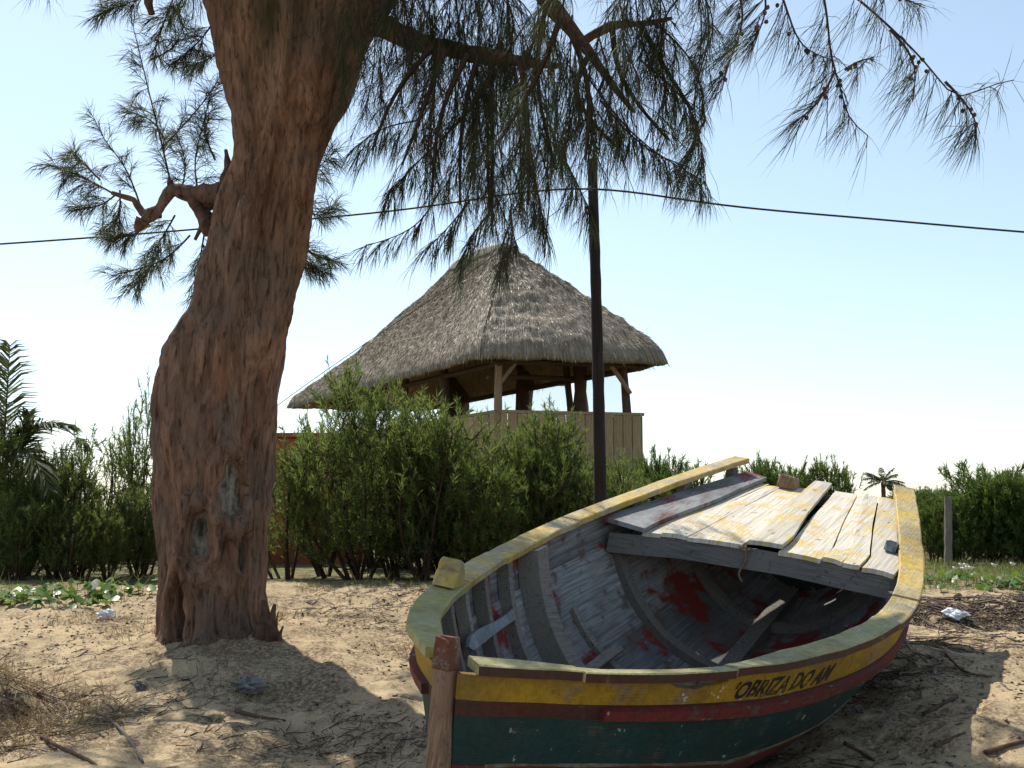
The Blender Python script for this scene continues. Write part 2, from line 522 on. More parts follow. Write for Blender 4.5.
# thatch
def thatch_mat(name, stops):
    m = NT(name)
    uv = m.new('ShaderNodeUVMap', uv_map='slope')
    mp = m.new('ShaderNodeMapping'); mp.inputs['Scale'].default_value = (26, 1.6, 1); m.L(uv.outputs[0], mp.inputs['Vector'])
    g = m.noise(mp.outputs[0], 1.0, 6, .7, .4)
    mp2 = m.new('ShaderNodeMapping'); mp2.inputs['Scale'].default_value = (7, 3.2, 1); m.L(uv.outputs[0], mp2.inputs['Vector'])
    c = m.noise(mp2.outputs[0], 1.0, 5, .65)
    col = m.ramp(g, stops)
    col = m.mix(m.ramp(c, [(.42, 0), (.62, .7)]), col, stops[0][1])
    nb = m.bump(c, 1.0, .10); nb = m.bump(g, 1.0, .05, nb)
    return m.done(m.bsdf(col, .7, nb, .35))
M['thatch'] = thatch_mat('grey_thatch', [(.3, (.15, .118, .082)), (.5, (.305, .25, .182)), (.7, (.46, .385, .29))])
M['thatch_in'] = thatch_mat('straw_ceiling', [(.3, (.20, .13, .07)), (.5, (.34, .23, .13)), (.7, (.44, .31, .19))])
M['straw'] = leaf_mat('thatch_straw', [(0, (.17, .135, .095)), (.5, (.33, .272, .20)), (.85, (.49, .415, .315)), (1, (.64, .56, .45))], .0, rough=.5)
M['board'] = wood_mat('pavilion_boards', (.33, .225, .125), (.46, .33, .195), (.38, .27, .16), grain=(18, 18, 1.2))
M['post'] = wood_mat('pavilion_posts', (.075, .045, .03), (.13, .085, .06), (.10, .065, .045), grain=(16, 16, 1.2))
M['post_light'] = wood_mat('pale_pavilion_post', (.24, .155, .09), (.34, .235, .145), (.28, .19, .115), grain=(16, 16, 1.2))
M['pole'] = wood_mat('creosoted_pole', (.022, .017, .016), (.05, .040, .036), (.034, .026, .023), grain=(20, 20, .8))
M['greypost'] = wood_mat('grey_fence_post_wood', (.14, .12, .10), (.23, .20, .17), (.18, .155, .13), grain=(20, 20, 1))
m = NT('terracotta_wall'); v = m.coords(); n = m.noise(v, 3, 6, .65)
M['terracotta'] = m.done(m.bsdf(m.ramp(n, [(.3, (.30, .085, .038)), (.7, (.42, .13, .06))]), .9, m.bump(m.noise(v, 30, 4), .3, .01)))
m = NT('white_mortar'); M['white'] = m.done(m.bsdf(m.ramp(m.noise(m.coords(), 12, 5), [(.3, (.5, .48, .44)), (.7, (.78, .76, .72))]), .9))
m = NT('cable_rubber'); M['cable'] = m.done(m.bsdf((.025, .025, .027), .6))
m = NT('crumpled_white_plastic'); M['plastic'] = m.done(m.bsdf(m.ramp(m.noise(m.coords(), 14, 3), [(.3, (.55, .62, .70)), (.7, (.80, .82, .84))]), .35, None, .5))
m = NT('dull_grey_plastic'); M['greyplastic'] = m.done(m.bsdf(m.ramp(m.noise(m.coords(), 16, 3), [(.3, (.10, .10, .10)), (.7, (.20, .20, .195))]), .4, None, .5))
m = NT('clear_sheet')
d = m.bsdf((.75, .78, .80), .25, None, .5); tr = m.new('ShaderNodeBsdfTransparent'); x = m.new('ShaderNodeMixShader'); x.inputs[0].default_value = .72
m.L(d, x.inputs[1]); m.L(tr.outputs[0], x.inputs[2]); M['sheet'] = m.done(x.outputs[0])
m = NT('iron_fitting'); M['iron'] = m.done(m.bsdf(m.ramp(m.noise(m.coords(), 30, 4), [(.35, (.10, .11, .12)), (.65, (.24, .26, .28))]), .6, None, .5))

# ------------------------------------------------------------------ boat geometry functions (local: x stem to stern, +y far side, z up)
BL = 4.02
BPOS = Vector((-0.2483, 3.4239, 0.2457))
yaw, heel, trim = 1.0312, 0.2014, -0.0491
BROT = (Matrix.Rotation(yaw, 3, 'Z') @ Matrix(((math.cos(trim), 0, -math.sin(trim)), (0, 1, 0), (math.sin(trim), 0, math.cos(trim)))) @ Matrix.Rotation(heel, 3, 'X'))
BR = np.array(BROT)
NB, BB = [0, .06, .14, .28, .45, .62, .8, 1.], [.05, .2804, .4917, .7314, .9138, .9677, .8128, .5735]
NZ, ZZ = [0, .2, .45, .7, .85, 1.], [0, .0554, .189, .458, .6939, .9156]
half_beam = lambda s: cub(np.clip(s, 0, 1), NB, BB)
sheer = lambda s: cub(np.clip(s, 0, 1), NZ, ZZ)
keel = lambda s: np.interp(s, [0, .03, .3, .5, .7, .85, 1], [-.80, -.82, -.76, -.62, -.38, -.12, .14])
CAPT = .034


def section(s, n=61):
    s = float(s)
    hb, zg, zk = float(half_beam(s)), float(sheer(s)) - CAPT, float(keel(s))
    D = zg - zk
    fl = np.interp(s, [0, .1, .3, .6, .85, 1], [.5, .40, .17, .07, .12, .16])
    bl = np.interp(s, [0, .1, .3, .6, 1], [.15, .30, .52, .62, .58])
    P = np.array([[hb - .012, zg], [hb * (1 - fl), zg - D * .5], [hb * bl, zk + D * .07], [.035, zk]])
    t = np.linspace(0, 1, n)[:, None]
    C = (1 - t)**3 * P[0] + 3 * t * (1 - t)**2 * P[1] + 3 * t * t * (1 - t) * P[2] + t**3 * P[3]
    d = np.r_[0, np.cumsum(np.linalg.norm(np.diff(C, axis=0), axis=1))]
    v = (zg - C[:, 1]) / D
    x = s * BL + .12 * v**1.5 * max(0, 1 - s / .2)
    return np.column_stack([x, C]), d / d[-1]


def hull(s, u):
    """far-side outer point for arrays s (n) and u (n,k)"""
    out = []
    for si, ui in zip(np.atleast_1d(s), u):
        C, d = section(si)
        out.append(np.stack([np.interp(ui, d, C[:, i]) for i in range(3)], 1))
    return np.array(out)


def hull_off(s, u, off):
    e = .004
    s = np.asarray(s, float)
    P = hull(s, u)
    ds = hull(np.clip(s + e, 0, 1), u) - hull(np.clip(s - e, 0, 1), u)
    du = hull(s, np.clip(u + e, 0, 1)) - hull(s, np.clip(u - e, 0, 1))
    N = unit(np.cross(du, ds))
    N *= np.sign(N[..., 1:2] + 1e-6)          # outward = +y on the far side
    return P + N * np.asarray(off)[..., None] if np.ndim(off) else P + N * off


def plank(name, side, s0, s1, u0, u1, mats, parent, proud=0.0, thick=.02, ns=None, nu=3, wob=0.0):
    """one strake: a bent plank with outer and inner faces"""
    ns = ns or max(6, int(abs(s1 - s0) * 46))
    s = np.linspace(s0, s1, ns)
    a = (u0(s) if callable(u0) else np.full(ns, u0)); b = (u1(s) if callable(u1) else np.full(ns, u1))
    u = a[:, None] + (b - a)[:, None] * np.linspace(0, 1, nu + 1)[None]
    jo = proud + wob * noise3(s * 9, u0(s[:1])[0] * 31 if callable(u0) else u0 * 31, side, 3)
    O = hull_off(s, u, np.repeat(jo[:, None] if np.ndim(jo) else np.full((ns, 1), jo), nu + 1, 1)); I = hull_off(s, u, proud - thick)
    if side < 0: O[..., 1] *= -1; I[..., 1] *= -1
    k = nu + 1; nO = ns * k
    V = np.concatenate([O.reshape(-1, 3), I.reshape(-1, 3)])
    Fc, mi = [], []
    for i in range(ns - 1):
        for j in range(nu):
            q = [i * k + j, i * k + j + 1, (i + 1) * k + j + 1, (i + 1) * k + j]
            Fc.append(q); mi.append(0); Fc.append([nO + w for w in q[::-1]]); mi.append(1)
        for j in (0, nu):
            q = [i * k + j, (i + 1) * k + j, nO + (i + 1) * k + j, nO + i * k + j]; Fc.append(q); mi.append(0)
    for i in (0, ns - 1):
        for j in range(nu):
            Fc.append([i * k + j, i * k + j + 1, nO + i * k + j + 1, nO + i * k + j]); mi.append(0)
    o = mk(name, V, Fc, mats, parent, True, mi)
    fix_normals(o)
    o.data.set_sharp_from_angle(angle=.6)
    uvp = np.stack([np.repeat(s * BL, k), (u * 1.2).ravel()], 1); uvp = np.concatenate([uvp, uvp + [7.3, 3.1]])
    lay = o.data.uv_layers.new(name='grain'); lv = np.zeros(len(o.data.loops), dtype=np.int32)
    o.data.loops.foreach_get('vertex_index', lv); lay.data.foreach_set('uv', uvp[lv].astype(np.float32).ravel())
    return o


# ------------------------------------------------------------------ ground
def hull_floor():
    s = np.linspace(0, 1, 260); u = np.tile(np.linspace(0, 1, 120), (260, 1))
    P = hull(s, u).reshape(-1, 3)
    Q = P * [1, -1, 1]
    W = np.concatenate([P, Q]) @ BR.T + np.array(BPOS)
    return W
HW = hull_floor()
CELL = .03
HX0, HY0 = HW[:, 0].min() - .1, HW[:, 1].min() - .1
HNX, HNY = int((HW[:, 0].max() + .1 - HX0) / CELL) + 1, int((HW[:, 1].max() + .1 - HY0) / CELL) + 1
HMIN = np.full((HNX, HNY), 9.0)
np.minimum.at(HMIN, (((HW[:, 0] - HX0) / CELL).astype(int), ((HW[:, 1] - HY0) / CELL).astype(int)), HW[:, 2])
for _ in range(2):                                             # close pin holes
    pad = np.pad(HMIN, 1, constant_values=9.0)
    HMIN = np.minimum.reduce([pad[1:-1, 1:-1], pad[:-2, 1:-1], pad[2:, 1:-1], pad[1:-1, :-2], pad[1:-1, 2:]])


def gz(x, y, under=True):
    x, y = np.asarray(x, float), np.asarray(y, float)
    x, y = np.broadcast_arrays(x, y)
    z = -.85 + .0895 * y
    z = np.where(y < 0, -.85 + .05 * y, z)
    z = np.maximum(z, -2.2)
    crest = sstep(7.6, 9.3, y + .25 * noise3(x * .7, y * .7, 0, 5))
    z = z * (1 - crest) + .02 * crest
    near = 1 - sstep(9, 11, y)
    z = z + .27 * sstep(.9, 2.4, x) * sstep(3.4, 4.8, y) * (1 - sstep(5.6, 8.2, y))
    # bank on the right, below the grass edge
    z = z - .10 * sstep(1.6, 2.6, x) * np.exp(-((y - 8.1) / .45)**2)
    # hummock on the left
    hx, hy = x + 3.0, y - 5.75
    z = z + .20 * sstep(.0, .42, .62 - np.sqrt((hx / 1.05)**2 + (hy / .55)**2) + .12 * noise3(x * 3, y * 3, 0, 9))
    z = z + .07 * np.exp(-(((x + 2.06) / .9)**2 + ((y - 7.3) / .8)**2))
    amp = near * sstep(-4, 1.5, y)
    z = z + amp * (.045 * fbm(x * .9, y * .9, 0, 2, 11) + .030 * fbm(x * 3.0, y * 3.0, 0, 3, 21) + .014 * np.abs(fbm(x * 10, y * 10, 0, 3, 31)))
    z = z + (1 - near) * .08 * fbm(x * .15, y * .15, 0, 3, 41) * sstep(9, 13, y)
    if under:
        i, j = ((x - HX0) / CELL).astype(int), ((y - HY0) / CELL).astype(int)
        ok = (i >= 0) & (i < HNX) & (j >= 0) & (j < HNY)
        h = np.where(ok, HMIN[np.clip(i, 0, HNX - 1), np.clip(j, 0, HNY - 1)], 9.0)
        z = np.minimum(z, h - .012)
    return z


def axis(lo, hi, step, far_lo, far_hi):
    a = list(np.arange(lo, hi + 1e-6, step))
    s, p = step, a[-1]
    while p < far_hi: s *= 1.18; p += s; a.append(p)
    s, p = step, a[0]
    while p > far_lo: s *= 1.18; p -= s; a.insert(0, p)
    return np.array(a)


gx = axis(-4.2, 4.6, .028, -700, 700); gy = axis(3.2, 9.6, .028, -60, 1500)
GX, GY = np.meshgrid(gx, gy, indexing='ij')
GZ = gz(GX, GY)
idx = np.arange(GX.size).reshape(GX.shape)
quads = np.stack([idx[:-1, :-1], idx[1:, :-1], idx[1:, 1:], idx[:-1, 1:]], -1).reshape(-1, 4)
ground = mk('ground', np.stack([GX, GY, GZ], -1).reshape(-1, 3), [quads], M['sand'], None, True)
tag(ground, kind='structure')
up = np.clip(sstep(8.7, 10.2, GY + .5 * noise3(GX * 1.5, GY * 1.5, 0, 8)), 0, 1).ravel()
ground.data.attributes.new('upland', 'FLOAT', 'POINT').data.foreach_set('value', up.astype(np.float32))

# ------------------------------------------------------------------ the boat
boat = tag(empty('wooden_boat', BPOS, BROT), 'derelict yellow, green and red wooden rowing boat tilted on the sand', 'boat')
notch = lambda s: .004 + .030 * (sstep(.165, .175, s) - sstep(.225, .245, s)) + .012 * (sstep(.18, .2, s) - sstep(.205, .21, s))
UY, UB, UG, UR = .108, .168, .372, .57
for side in (-1, 1):
    end = 1.0
    sheer_end = .985 if side < 0 else .74
    plank('sheer_strake', side, .002, sheer_end, notch if side < 0 else .004, UY + .001, [M['yellow'], M['blue_in']], boat, .0, .02, 90, 3)
    plank('strake', side, .002, end, UY - .001, UB + .001, [M['brown'], M['blue_in']], boat, .002, .02, None, 2)
    plank('strake', side, .002, end, UB - .001, UG + .001, [M['green'], M['blue_in']], boat, .0, .022, None, 4)
    plank('strake', side, .002, end, UG - .001, UR + .001, [M['red'], M['blue_in']], boat, .002, .022, None, 4)
    plank('strake', side, .002, end, UR - .001, .781, [M['red'], M['blue_in']], boat, .0, .022, None, 4)
    plank('strake', side, .002, end, .779, .997, [M['red'], M['blue_in']], boat, .002, .022, None, 4)
    plank('rub_rail', side, .115 if side < 0 else .02, .99, UY + .006, UB - .012, [M['red'], M['red']], boat, .028, .027, None, 2, .002)
    plank('chafing_strip', side, .03, .97, lambda s: UG - .006 + .004 * noise3(s * 25, 1, 0, 5), lambda s: UG + .005 + .004 * noise3(s * 25, 9, 0, 5), [M['seam'], M['seam']], boat, .006, .005, 70, 1, .003)


def cap_piece(name, side, s0, s1, mat, width=None, dz=0.0, shift=0.0, n=None):
    width = .11
    n = n or max(5, int(abs(s1 - s0) * 60))
    s = np.linspace(s0, s1, n)
    x, hb, z = s * BL, half_beam(s), sheer(s) + dz
    dx, db = np.gradient(x), np.gradient(hb); l = np.hypot(dx, db); tx, tb = dx / l, db / l
    W_ = np.full(n, .11) if side > 0 else np.interp(s, [0, .06, .10, .25, .33, 1], [.11, .09, .065, .06, .11, .11])
    roll = 0 * s if side > 0 else np.interp(s, [0, .06, .12, .24, .34, 1], [0, .02, .10, .10, 0, 0])
    rag = .004 * noise3(s * 60, side * 3.1, s0 * 9, 2)
    V = []
    ring = [(-.012, -.004), (-.006, 0), (width - .006, 0), (width, -.005), (width, -CAPT + .001), (-.012, -CAPT + .001)]
    for w, h in ring:
        w = (w if w < .05 else W_ + (w - width)) + shift + (rag if w > .05 else -rag)
        V.append(np.stack([x + w * tb, side * (hb - w * tx), z + h - roll * np.maximum(w, 0) + .002 * noise3(s * 30, w.mean() * 40, side, 6)], 1))
    V = np.stack(V, 1)
    k = len(ring)
    Fc = []
    for i in range(n - 1):
        for j in range(k):
            Fc.append([i * k + j, i * k + (j + 1) % k, (i + 1) * k + (j + 1) % k, (i + 1) * k + j])
    mi = [1 if (side < 0 and f % k in (4, 5)) else 0 for f in range(len(Fc))] + [0, 0]
    Fc.append(list(range(k))); Fc.append([(n - 1) * k + j for j in range(k)][::-1])
    o = mk(name, V.reshape(-1, 3), Fc, [mat, M['brown']], boat, False, mi)
    fix_normals(o)
    return o


for side, s0, s1, mt, dz in ((1, .012, .255, 'cap_green', 0), (1, .257, .40, 'cap_yellow', .004), (1, .402, .62, 'cap_yellow', -.002), (1, .622, 1.0, 'cap_yellow', .002),
                             (-1, .012, .085, 'cap_green', 0), (-1, .087, .235, 'cap_green', -.003), (-1, .237, .535, 'cap_green', .004), (-1, .537, .62, 'cap_yellow', -.003), (-1, .622, 1.0, 'cap_yellow', .004)):
    cap_piece('gunwale_cap', side, s0, s1, M[mt], None, dz)
# stem post with a worn head
mb = MB()
prof = [(.0, .03), (.0, -.25), (.012, -.55), (.06, -.80), (.14, -.90)]
P = spline(np.array([(a, 0, b) for a, b in prof]), 16)
V = []
for i, p in enumerate(P):
    w = .030 - .002 * math.sin(i); d = .030
    for sx, sy in ((-1, -.75), (-.7, -1), (1, -1), (1, 1), (-.7, 1), (-1, .75)):
        V.append((p[0] + sx * d * (.75 if i == 0 else 1), sy * w * (.85 if i == 0 else 1), p[2]))
Fc = [[i * 6 + j, i * 6 + (j + 1) % 6, (i + 1) * 6 + (j + 1) % 6, (i + 1) * 6 + j] for i in range(15) for j in range(6)] + [list(range(6)), [90 + j for j in range(6)]]
so = mk('stem_post', V, Fc, M['stem'], boat); fix_normals(so)
ho = MB().box((.0, 0, .018), (.070, .068, .10), None, .95, .003).build('stem_head', M['rusty'], so)
# keel and transom
kp = np.array([(s * BL, 0, float(keel(s)) - .02) for s in np.linspace(.03, 1, 24)])
V = np.concatenate([np.stack([kp + [0, a, b] for a, b in ((-.035, .03), (.035, .03), (.03, -.045), (-.03, -.045))], 1).reshape(-1, 3)])
Fc = [[i * 4 + j, i * 4 + (j + 1) % 4, (i + 1) * 4 + (j + 1) % 4, (i + 1) * 4 + j] for i in range(23) for j in range(4)] + [[0, 1, 2, 3], [95, 94, 93, 92]]
fix_normals(mk('keel', V, Fc, M['rib'], boat))
C, d = section(1.0)
C = np.array([c for c in C if c[2] < .72] ); ring = np.concatenate([C[::3], (C * [1, -1, 1])[::-3]])
V = np.concatenate([ring - [.03, 0, 0], ring + [.006, 0, 0]]); n = len(ring)
fix_normals(mk('transom', V, [list(range(n)), [n + i for i in range(n)][::-1]] + [[i, (i + 1) % n, n + (i + 1) % n, n + i] for i in range(n)], M['green'], boat))
kp = np.array([(s * BL, 0, float(keel(s)) + .075) for s in np.linspace(.05, .96, 20)])
mb = MB()
V = np.stack([kp + [0, a, b] for a, b in ((-.05, -.05), (.05, -.05), (.045, .02), (-.045, .02))], 1).reshape(-1, 3)
Fc = [[i * 4 + j, i * 4 + (j + 1) % 4, (i + 1) * 4 + (j + 1) % 4, (i + 1) * 4 + j] for i in range(19) for j in range(4)] + [[0, 1, 2, 3], [79, 78, 77, 76]]
fix_normals(mk('keelson', V, Fc, M['rib'], boat))


def rib(s, side, width=.05, depth=.05, u0=.02, u1=.99, mat='rib', lean=0.0):
    n = 18
    u = np.linspace(u0, u1, n)
    V = []
    for ds, off in ((-width / 2, -.0225), (width / 2, -.0225), (width / 2 * .9, -.0225 - depth), (-width / 2 * .9, -.0225 - depth)):
        sa = np.clip(s + ds / BL, .004, .996)
        o_ = off + (.006 * noise3(u * 6, s * 50, ds, 4) if off < -.03 else 0)
        q = np.array([hull_off(np.array([sa]), np.array([[uu]]), np.array([[oo]]))[0, 0] for uu, oo in zip(u, np.broadcast_to(o_, n))])
        q[:, 0] += lean * u
        q[:, 1] = np.maximum(q[:, 1], .012)
        V.append(q)
    V = np.stack(V, 1)
    if side < 0: V[..., 1] *= -1
    Fc = [[i * 4 + j, i * 4 + (j + 1) % 4, (i + 1) * 4 + (j + 1) % 4, (i + 1) * 4 + j] for i in range(n - 1) for j in range(4)] + [[0, 1, 2, 3], [(n - 1) * 4 + j for j in (3, 2, 1, 0)]]
    o = mk('rib', V.reshape(-1, 3), Fc, M[mat], boat)
    fix_normals(o)
    return o


for s, w, dp in ((.085, .045, .04), (.14, .05, .05), (.20, .05, .055), (.265, .055, .055), (.335, .055, .06), (.42, .06, .06), (.50, .15, .11), (.60, .05, .03)):
    for side in (-1, 1):
        if s == .60: rib(s, side, w, dp, .36, .99)
        else: rib(s, side, w, dp, .02 if side > 0 else .04)
for s in (.72, .86):
    for side in (-1, 1): rib(s, side, .06, .05, .12)
# stringer along the bilge, batten nailed to the ribs
plank('bilge_stringer', 1, .12, .62, .60, .645, [M['rib'], M['rib']], boat, -.075, .03, 24, 1)
plank('bilge_stringer', -1, .12, .62, .60, .645, [M['rib'], M['rib']], boat, -.075, .03, 24, 1)
plank('batten', 1, .215, .405, lambda s: .205 - .01 * np.sin(s * 30) + .035 * sstep(.23, .205, s), lambda s: .255 - .035 * sstep(.235, .205, s), [M['pale'], M['pale']], boat, -.084, .016, 16, 1)
# small carved fairlead block on the far rail
pr = np.array([(-.085, 0), (.12, 0), (.105, .045), (.05, .098), (-.005, .112), (-.035, .094), (-.030, .066), (-.062, .058)])
s_ = .228; c0 = np.array([s_ * BL, float(half_beam(s_)) - .045, float(sheer(s_)) + .001])
ang = math.atan2(float(half_beam(s_ + .02) - half_beam(s_ - .02)), .04 * BL); ca, sa = math.cos(ang), math.sin(ang)
V = []
for w in (-.048, -.040, .040, .048):
    k = .9 if abs(w) > .045 else 1
    for a, b in pr: V.append((c0[0] + a * k * ca - w * sa, c0[1] + a * k * sa + w * ca, c0[2] + b * (k if b > 0 else 1)))
n = len(pr)
Fc = [list(range(n))[::-1], [3 * n + i for i in range(n)]] + [[r * n + i, r * n + (i + 1) % n, (r + 1) * n + (i + 1) % n, (r + 1) * n + i] for r in range(3) for i in range(n)]
fb = mk('fairlead_block', V, Fc, M['cap_yellow'], boat); fix_normals(fb)

# after deck
def deck_z(x, y): return .405 + .325 * (x - 2.78) - .06 * y + (-.03 * ((y + .1) / .75)**2 + .012)
XF, XB = 2.78, 3.97
def deck_pt(a, w):
    """a 0 front..1 back, w 0 far..1 near"""
    x = XF + (XB - XF) * a
    yf = np.interp(a, [0, 1], [.60, .37]); yn = np.interp(a, [0, .12, .5, 1], [-.80, -.80, -.66, -.50])
    return x, yf + (yn - yf) * w
seams = [0, .085, .20, .43, .57, .735, .81, .88, 1.0]
lift = [0, .002, 0, .034, .0, .004, .008, .003]
x0s = [0, 0, -.01, -.012, -.01, .0, -.02, -.012]
x1s = [1.0, .95, .98, 1.04, 1.0, 1.02, .99, 1.0]
for i in range(len(seams) - 1):
    n = 14; V = []
    a = np.linspace(x0s[i], x1s[i], n)
    for j, aa in enumerate(a):
        g0 = .003 + .004 * abs(float(noise3(aa * 5, i * 3.3, 0, 2))); g1 = .003 + .004 * abs(float(noise3(aa * 5, i * 7.3, 4, 2)))
        if i == 5: g1 -= .016 * math.sin(aa * 3.1); 
        if i == 6: g0 -= .014 * math.sin(aa * 3.1)
        skew = -.05 * (aa - .3) if i == 3 else 0
        for t in (0, .33, .67, 1):
            w = seams[i] + (seams[i + 1] - seams[i]) * t
            x, y = deck_pt(aa, w + skew); y += (-g0 if t == 0 else g1 if t == 1 else 0)
            cup = .003 * (1 - 4 * (t - .5)**2) * (1 if i % 2 else -.6)
            V.append((x, y, deck_z(x, y) + lift[i] + cup + .004 * float(noise3(aa * 4, i * 5, t * 2, 7))))
    top = np.array(V); bot = top - [0, 0, .024]
    k = 4; nT = len(top)
    Fc = []
    for j in range(n - 1):
        for t in range(3):
            q = [j * k + t, j * k + t + 1, (j + 1) * k + t + 1, (j + 1) * k + t]; Fc += [q, [nT + w for w in q[::-1]]]
        for t in (0, 3): Fc.append([j * k + t, (j + 1) * k + t, nT + (j + 1) * k + t, nT + j * k + t])
    for j in (0, n - 1):
        for t in range(3): Fc.append([j * k + t, j * k + t + 1, nT + j * k + t + 1, nT + j * k + t])
    o = mk('deck_plank', np.concatenate([top, bot]), Fc, M['deck'], boat); fix_normals(o)
# deck beam across the front edge and one near the transom
def beam(x, y0, y1, h, w, dz, mat):
    n = 12; V = []
    for y in np.linspace(y0, y1, n):
        z = deck_z(x, y) - .026 + dz
        for dx, dh in ((-w / 2, 0), (w / 2, 0), (w / 2, -h), (-w / 2, -h)):
            V.append((x + dx + .006 * math.sin(y * 5), y, z + dh + .003 * math.sin(y * 11 + dx * 90)))
    Fc = [[i * 4 + j, i * 4 + (j + 1) % 4, (i + 1) * 4 + (j + 1) % 4, (i + 1) * 4 + j] for i in range(n - 1) for j in range(4)] + [[0, 1, 2, 3], [47, 46, 45, 44]]
    fix_normals(mk('deck_beam', V, Fc, M[mat], boat))
beam(XF + .03, .80, -.84, .115, .05, -.002, 'beam')
beam(XF + .62, .66, -.66, .07, .05, -.002, 'beam')
beam(XB - .02, .50, -.52, .07, .05, -.002, 'beam')
# covering board on the far edge of the deck
n = 16; top = []
for j, a in enumerate(np.linspace(-.03, 1.03, n)):
    x = XF + (XB - XF) * a
    yo = float(half_beam(x / BL)) - .10; yi = np.interp(a, [0, 1], [.575, .335]) + .01 * math.sin(a * 9)
    for t in (0, .5, 1):
        y = yo + (yi - yo) * t
        top.append((x, y, deck_z(x, y) + .032 + .05 * (1 - t) * (1 - a * .4)))
top = np.array(top); bot = top - [0, 0, .026]; k = 3; nT = len(top); Fc = []
for j in range(n - 1):
    for t in range(2):
        q = [j * k + t, j * k + t + 1, (j + 1) * k + t + 1, (j + 1) * k + t]; Fc += [q, [nT + w for w in q[::-1]]]
    for t in (0, 2): Fc.append([j * k + t, (j + 1) * k + t, nT + (j + 1) * k + t, nT + j * k + t])
for j in (0, n - 1):
    for t in range(2): Fc.append([j * k + t, j * k + t + 1, nT + j * k + t + 1, nT + j * k + t])
fix_normals(mk('covering_board', np.concatenate([top, bot]), Fc, M['cover'], boat))
# timber heads carrying the far rail, short posts on the near side
for s in (.76, .865, .975):
    y = float(half_beam(s)) - .055; z1 = float(sheer(s)) - CAPT - .002; z0 = z1 - .26
    MB().box((s * BL, y, (z0 + z1) / 2), (.09, .055, z1 - z0), None, 1, .002).build('timber_head', M['beam'], boat)
for s, w in ((.655, .07), (.70, .05)):
    y = -(float(half_beam(s)) - .085); z1 = float(sheer(s)) - CAPT - .004; z0 = z1 - .20
    MB().box((s * BL, y, (z0 + z1) / 2), (w, .11, z1 - z0), None, 1, .003).build('timber_head', M['beam'], boat)
MB().box((XB - .05, .16, deck_z(XB - .05, .16) + .035), (.10, .12, .085), None, .9, .004).build('rudder_block', M['stem'], boat)
ir = MB().box((XF + .30, -.70, deck_z(XF + .3, -.70) + .03), (.09, .06, .05), None, .7, .008).build('iron_fitting', M['iron'], boat)
# cord tied round the deck beam
y = -.02; zc = deck_z(XF, y)
P = [(XF + .08, y + .02, zc + .008), (XF + .02, y, zc + .012), (XF - .012, y, zc - .01), (XF - .008, y - .01, zc - .09), (XF - .012, y + .01, zc - .17), (XF - .01, y - .015, zc - .20)]
mb = MB(); mb.tube(spline(P, 16), .006, 6); mb.tube(spline([(XF - .016, y - .03, zc - .02), (XF - .02, y, zc - .035), (XF - .016, y + .035, zc - .015)], 8), .006, 6)
mb.build('tied_cord', M['stem'], boat, True)
# painted name
fc = bpy.data.curves.new('name_text', 'FONT'); fc.body = "'OBRIZA DO AM"; fc.size = 1.0; fc.resolution_u = 3; fc.offset = .028
to = bpy.data.objects.new('name_text', fc); COL.objects.link(to)
bpy.context.view_layer.update()
me = to.evaluated_get(bpy.context.evaluated_depsgraph_get()).to_mesh()
tv = np.array([v.co[:] for v in me.vertices]); tf = [list(p.vertices) for p in me.polygons]
to.to_mesh_clear(); bpy.data.objects.remove(to); bpy.data.curves.remove(fc)
tv[:, 0] += tv[:, 1] * .22
tx = (tv[:, 0] - tv[:, 0].min()) / np.ptp(tv[:, 0])
ss = .252 + .155 * tx; uu = UY - .014 - (tv[:, 1] / .72) * .066 + .0025 * np.sin(tx * 31) + .002 * np.sin(tx * 83)
LP = np.array([hull_off(np.array([a]), np.array([[b]]), np.array([[.0016]]))[0, 0] for a, b in zip(ss, uu)]) * [1, -1, 1]
mk('painted_name', LP, tf, M['letter'], boat)

def set_uv(ob, uvw):
    lay = ob.data.uv_layers.new(name='grain'); lv = np.zeros(len(ob.data.loops), dtype=np.int32)
    ob.data.loops.foreach_get('vertex_index', lv); lay.data.foreach_set('uv', uvw[lv].astype(np.float32).ravel())


def bow_twist(V):
    V = np.array(V, float)
    V[:, 1] -= .045 * (1 - sstep(.0, .07, V[:, 0] / BL))
    V[:, 1] -= .15 * np.maximum(0, -V[:, 2]) * (1 - sstep(0, .55, V[:, 0] / BL))
    return V
for ob in boat.children_recursive:
    co = np.zeros(len(ob.data.vertices) * 3, dtype=np.float32); ob.data.vertices.foreach_get('co', co)
    ob.data.vertices.foreach_set('co', bow_twist(co.reshape(-1, 3)).astype(np.float32).ravel()); ob.data.update()
    if 'grain' not in ob.data.uv_layers:
        c_ = co.reshape(-1, 3); uvw = np.stack([c_[:, 0], c_[:, 1] * .8 + (c_[:, 2] if ob.name.startswith(('gunwale', 'deck', 'cover')) is False else 0)], 1)
        if ob.name.startswith(('stem', 'timber')): uvw = np.stack([c_[:, 2], c_[:, 1] + c_[:, 0]], 1)
        if ob.name.startswith('deck_beam'): uvw = np.stack([c_[:, 1], c_[:, 2] + c_[:, 0]], 1)
        set_uv(ob, uvw)

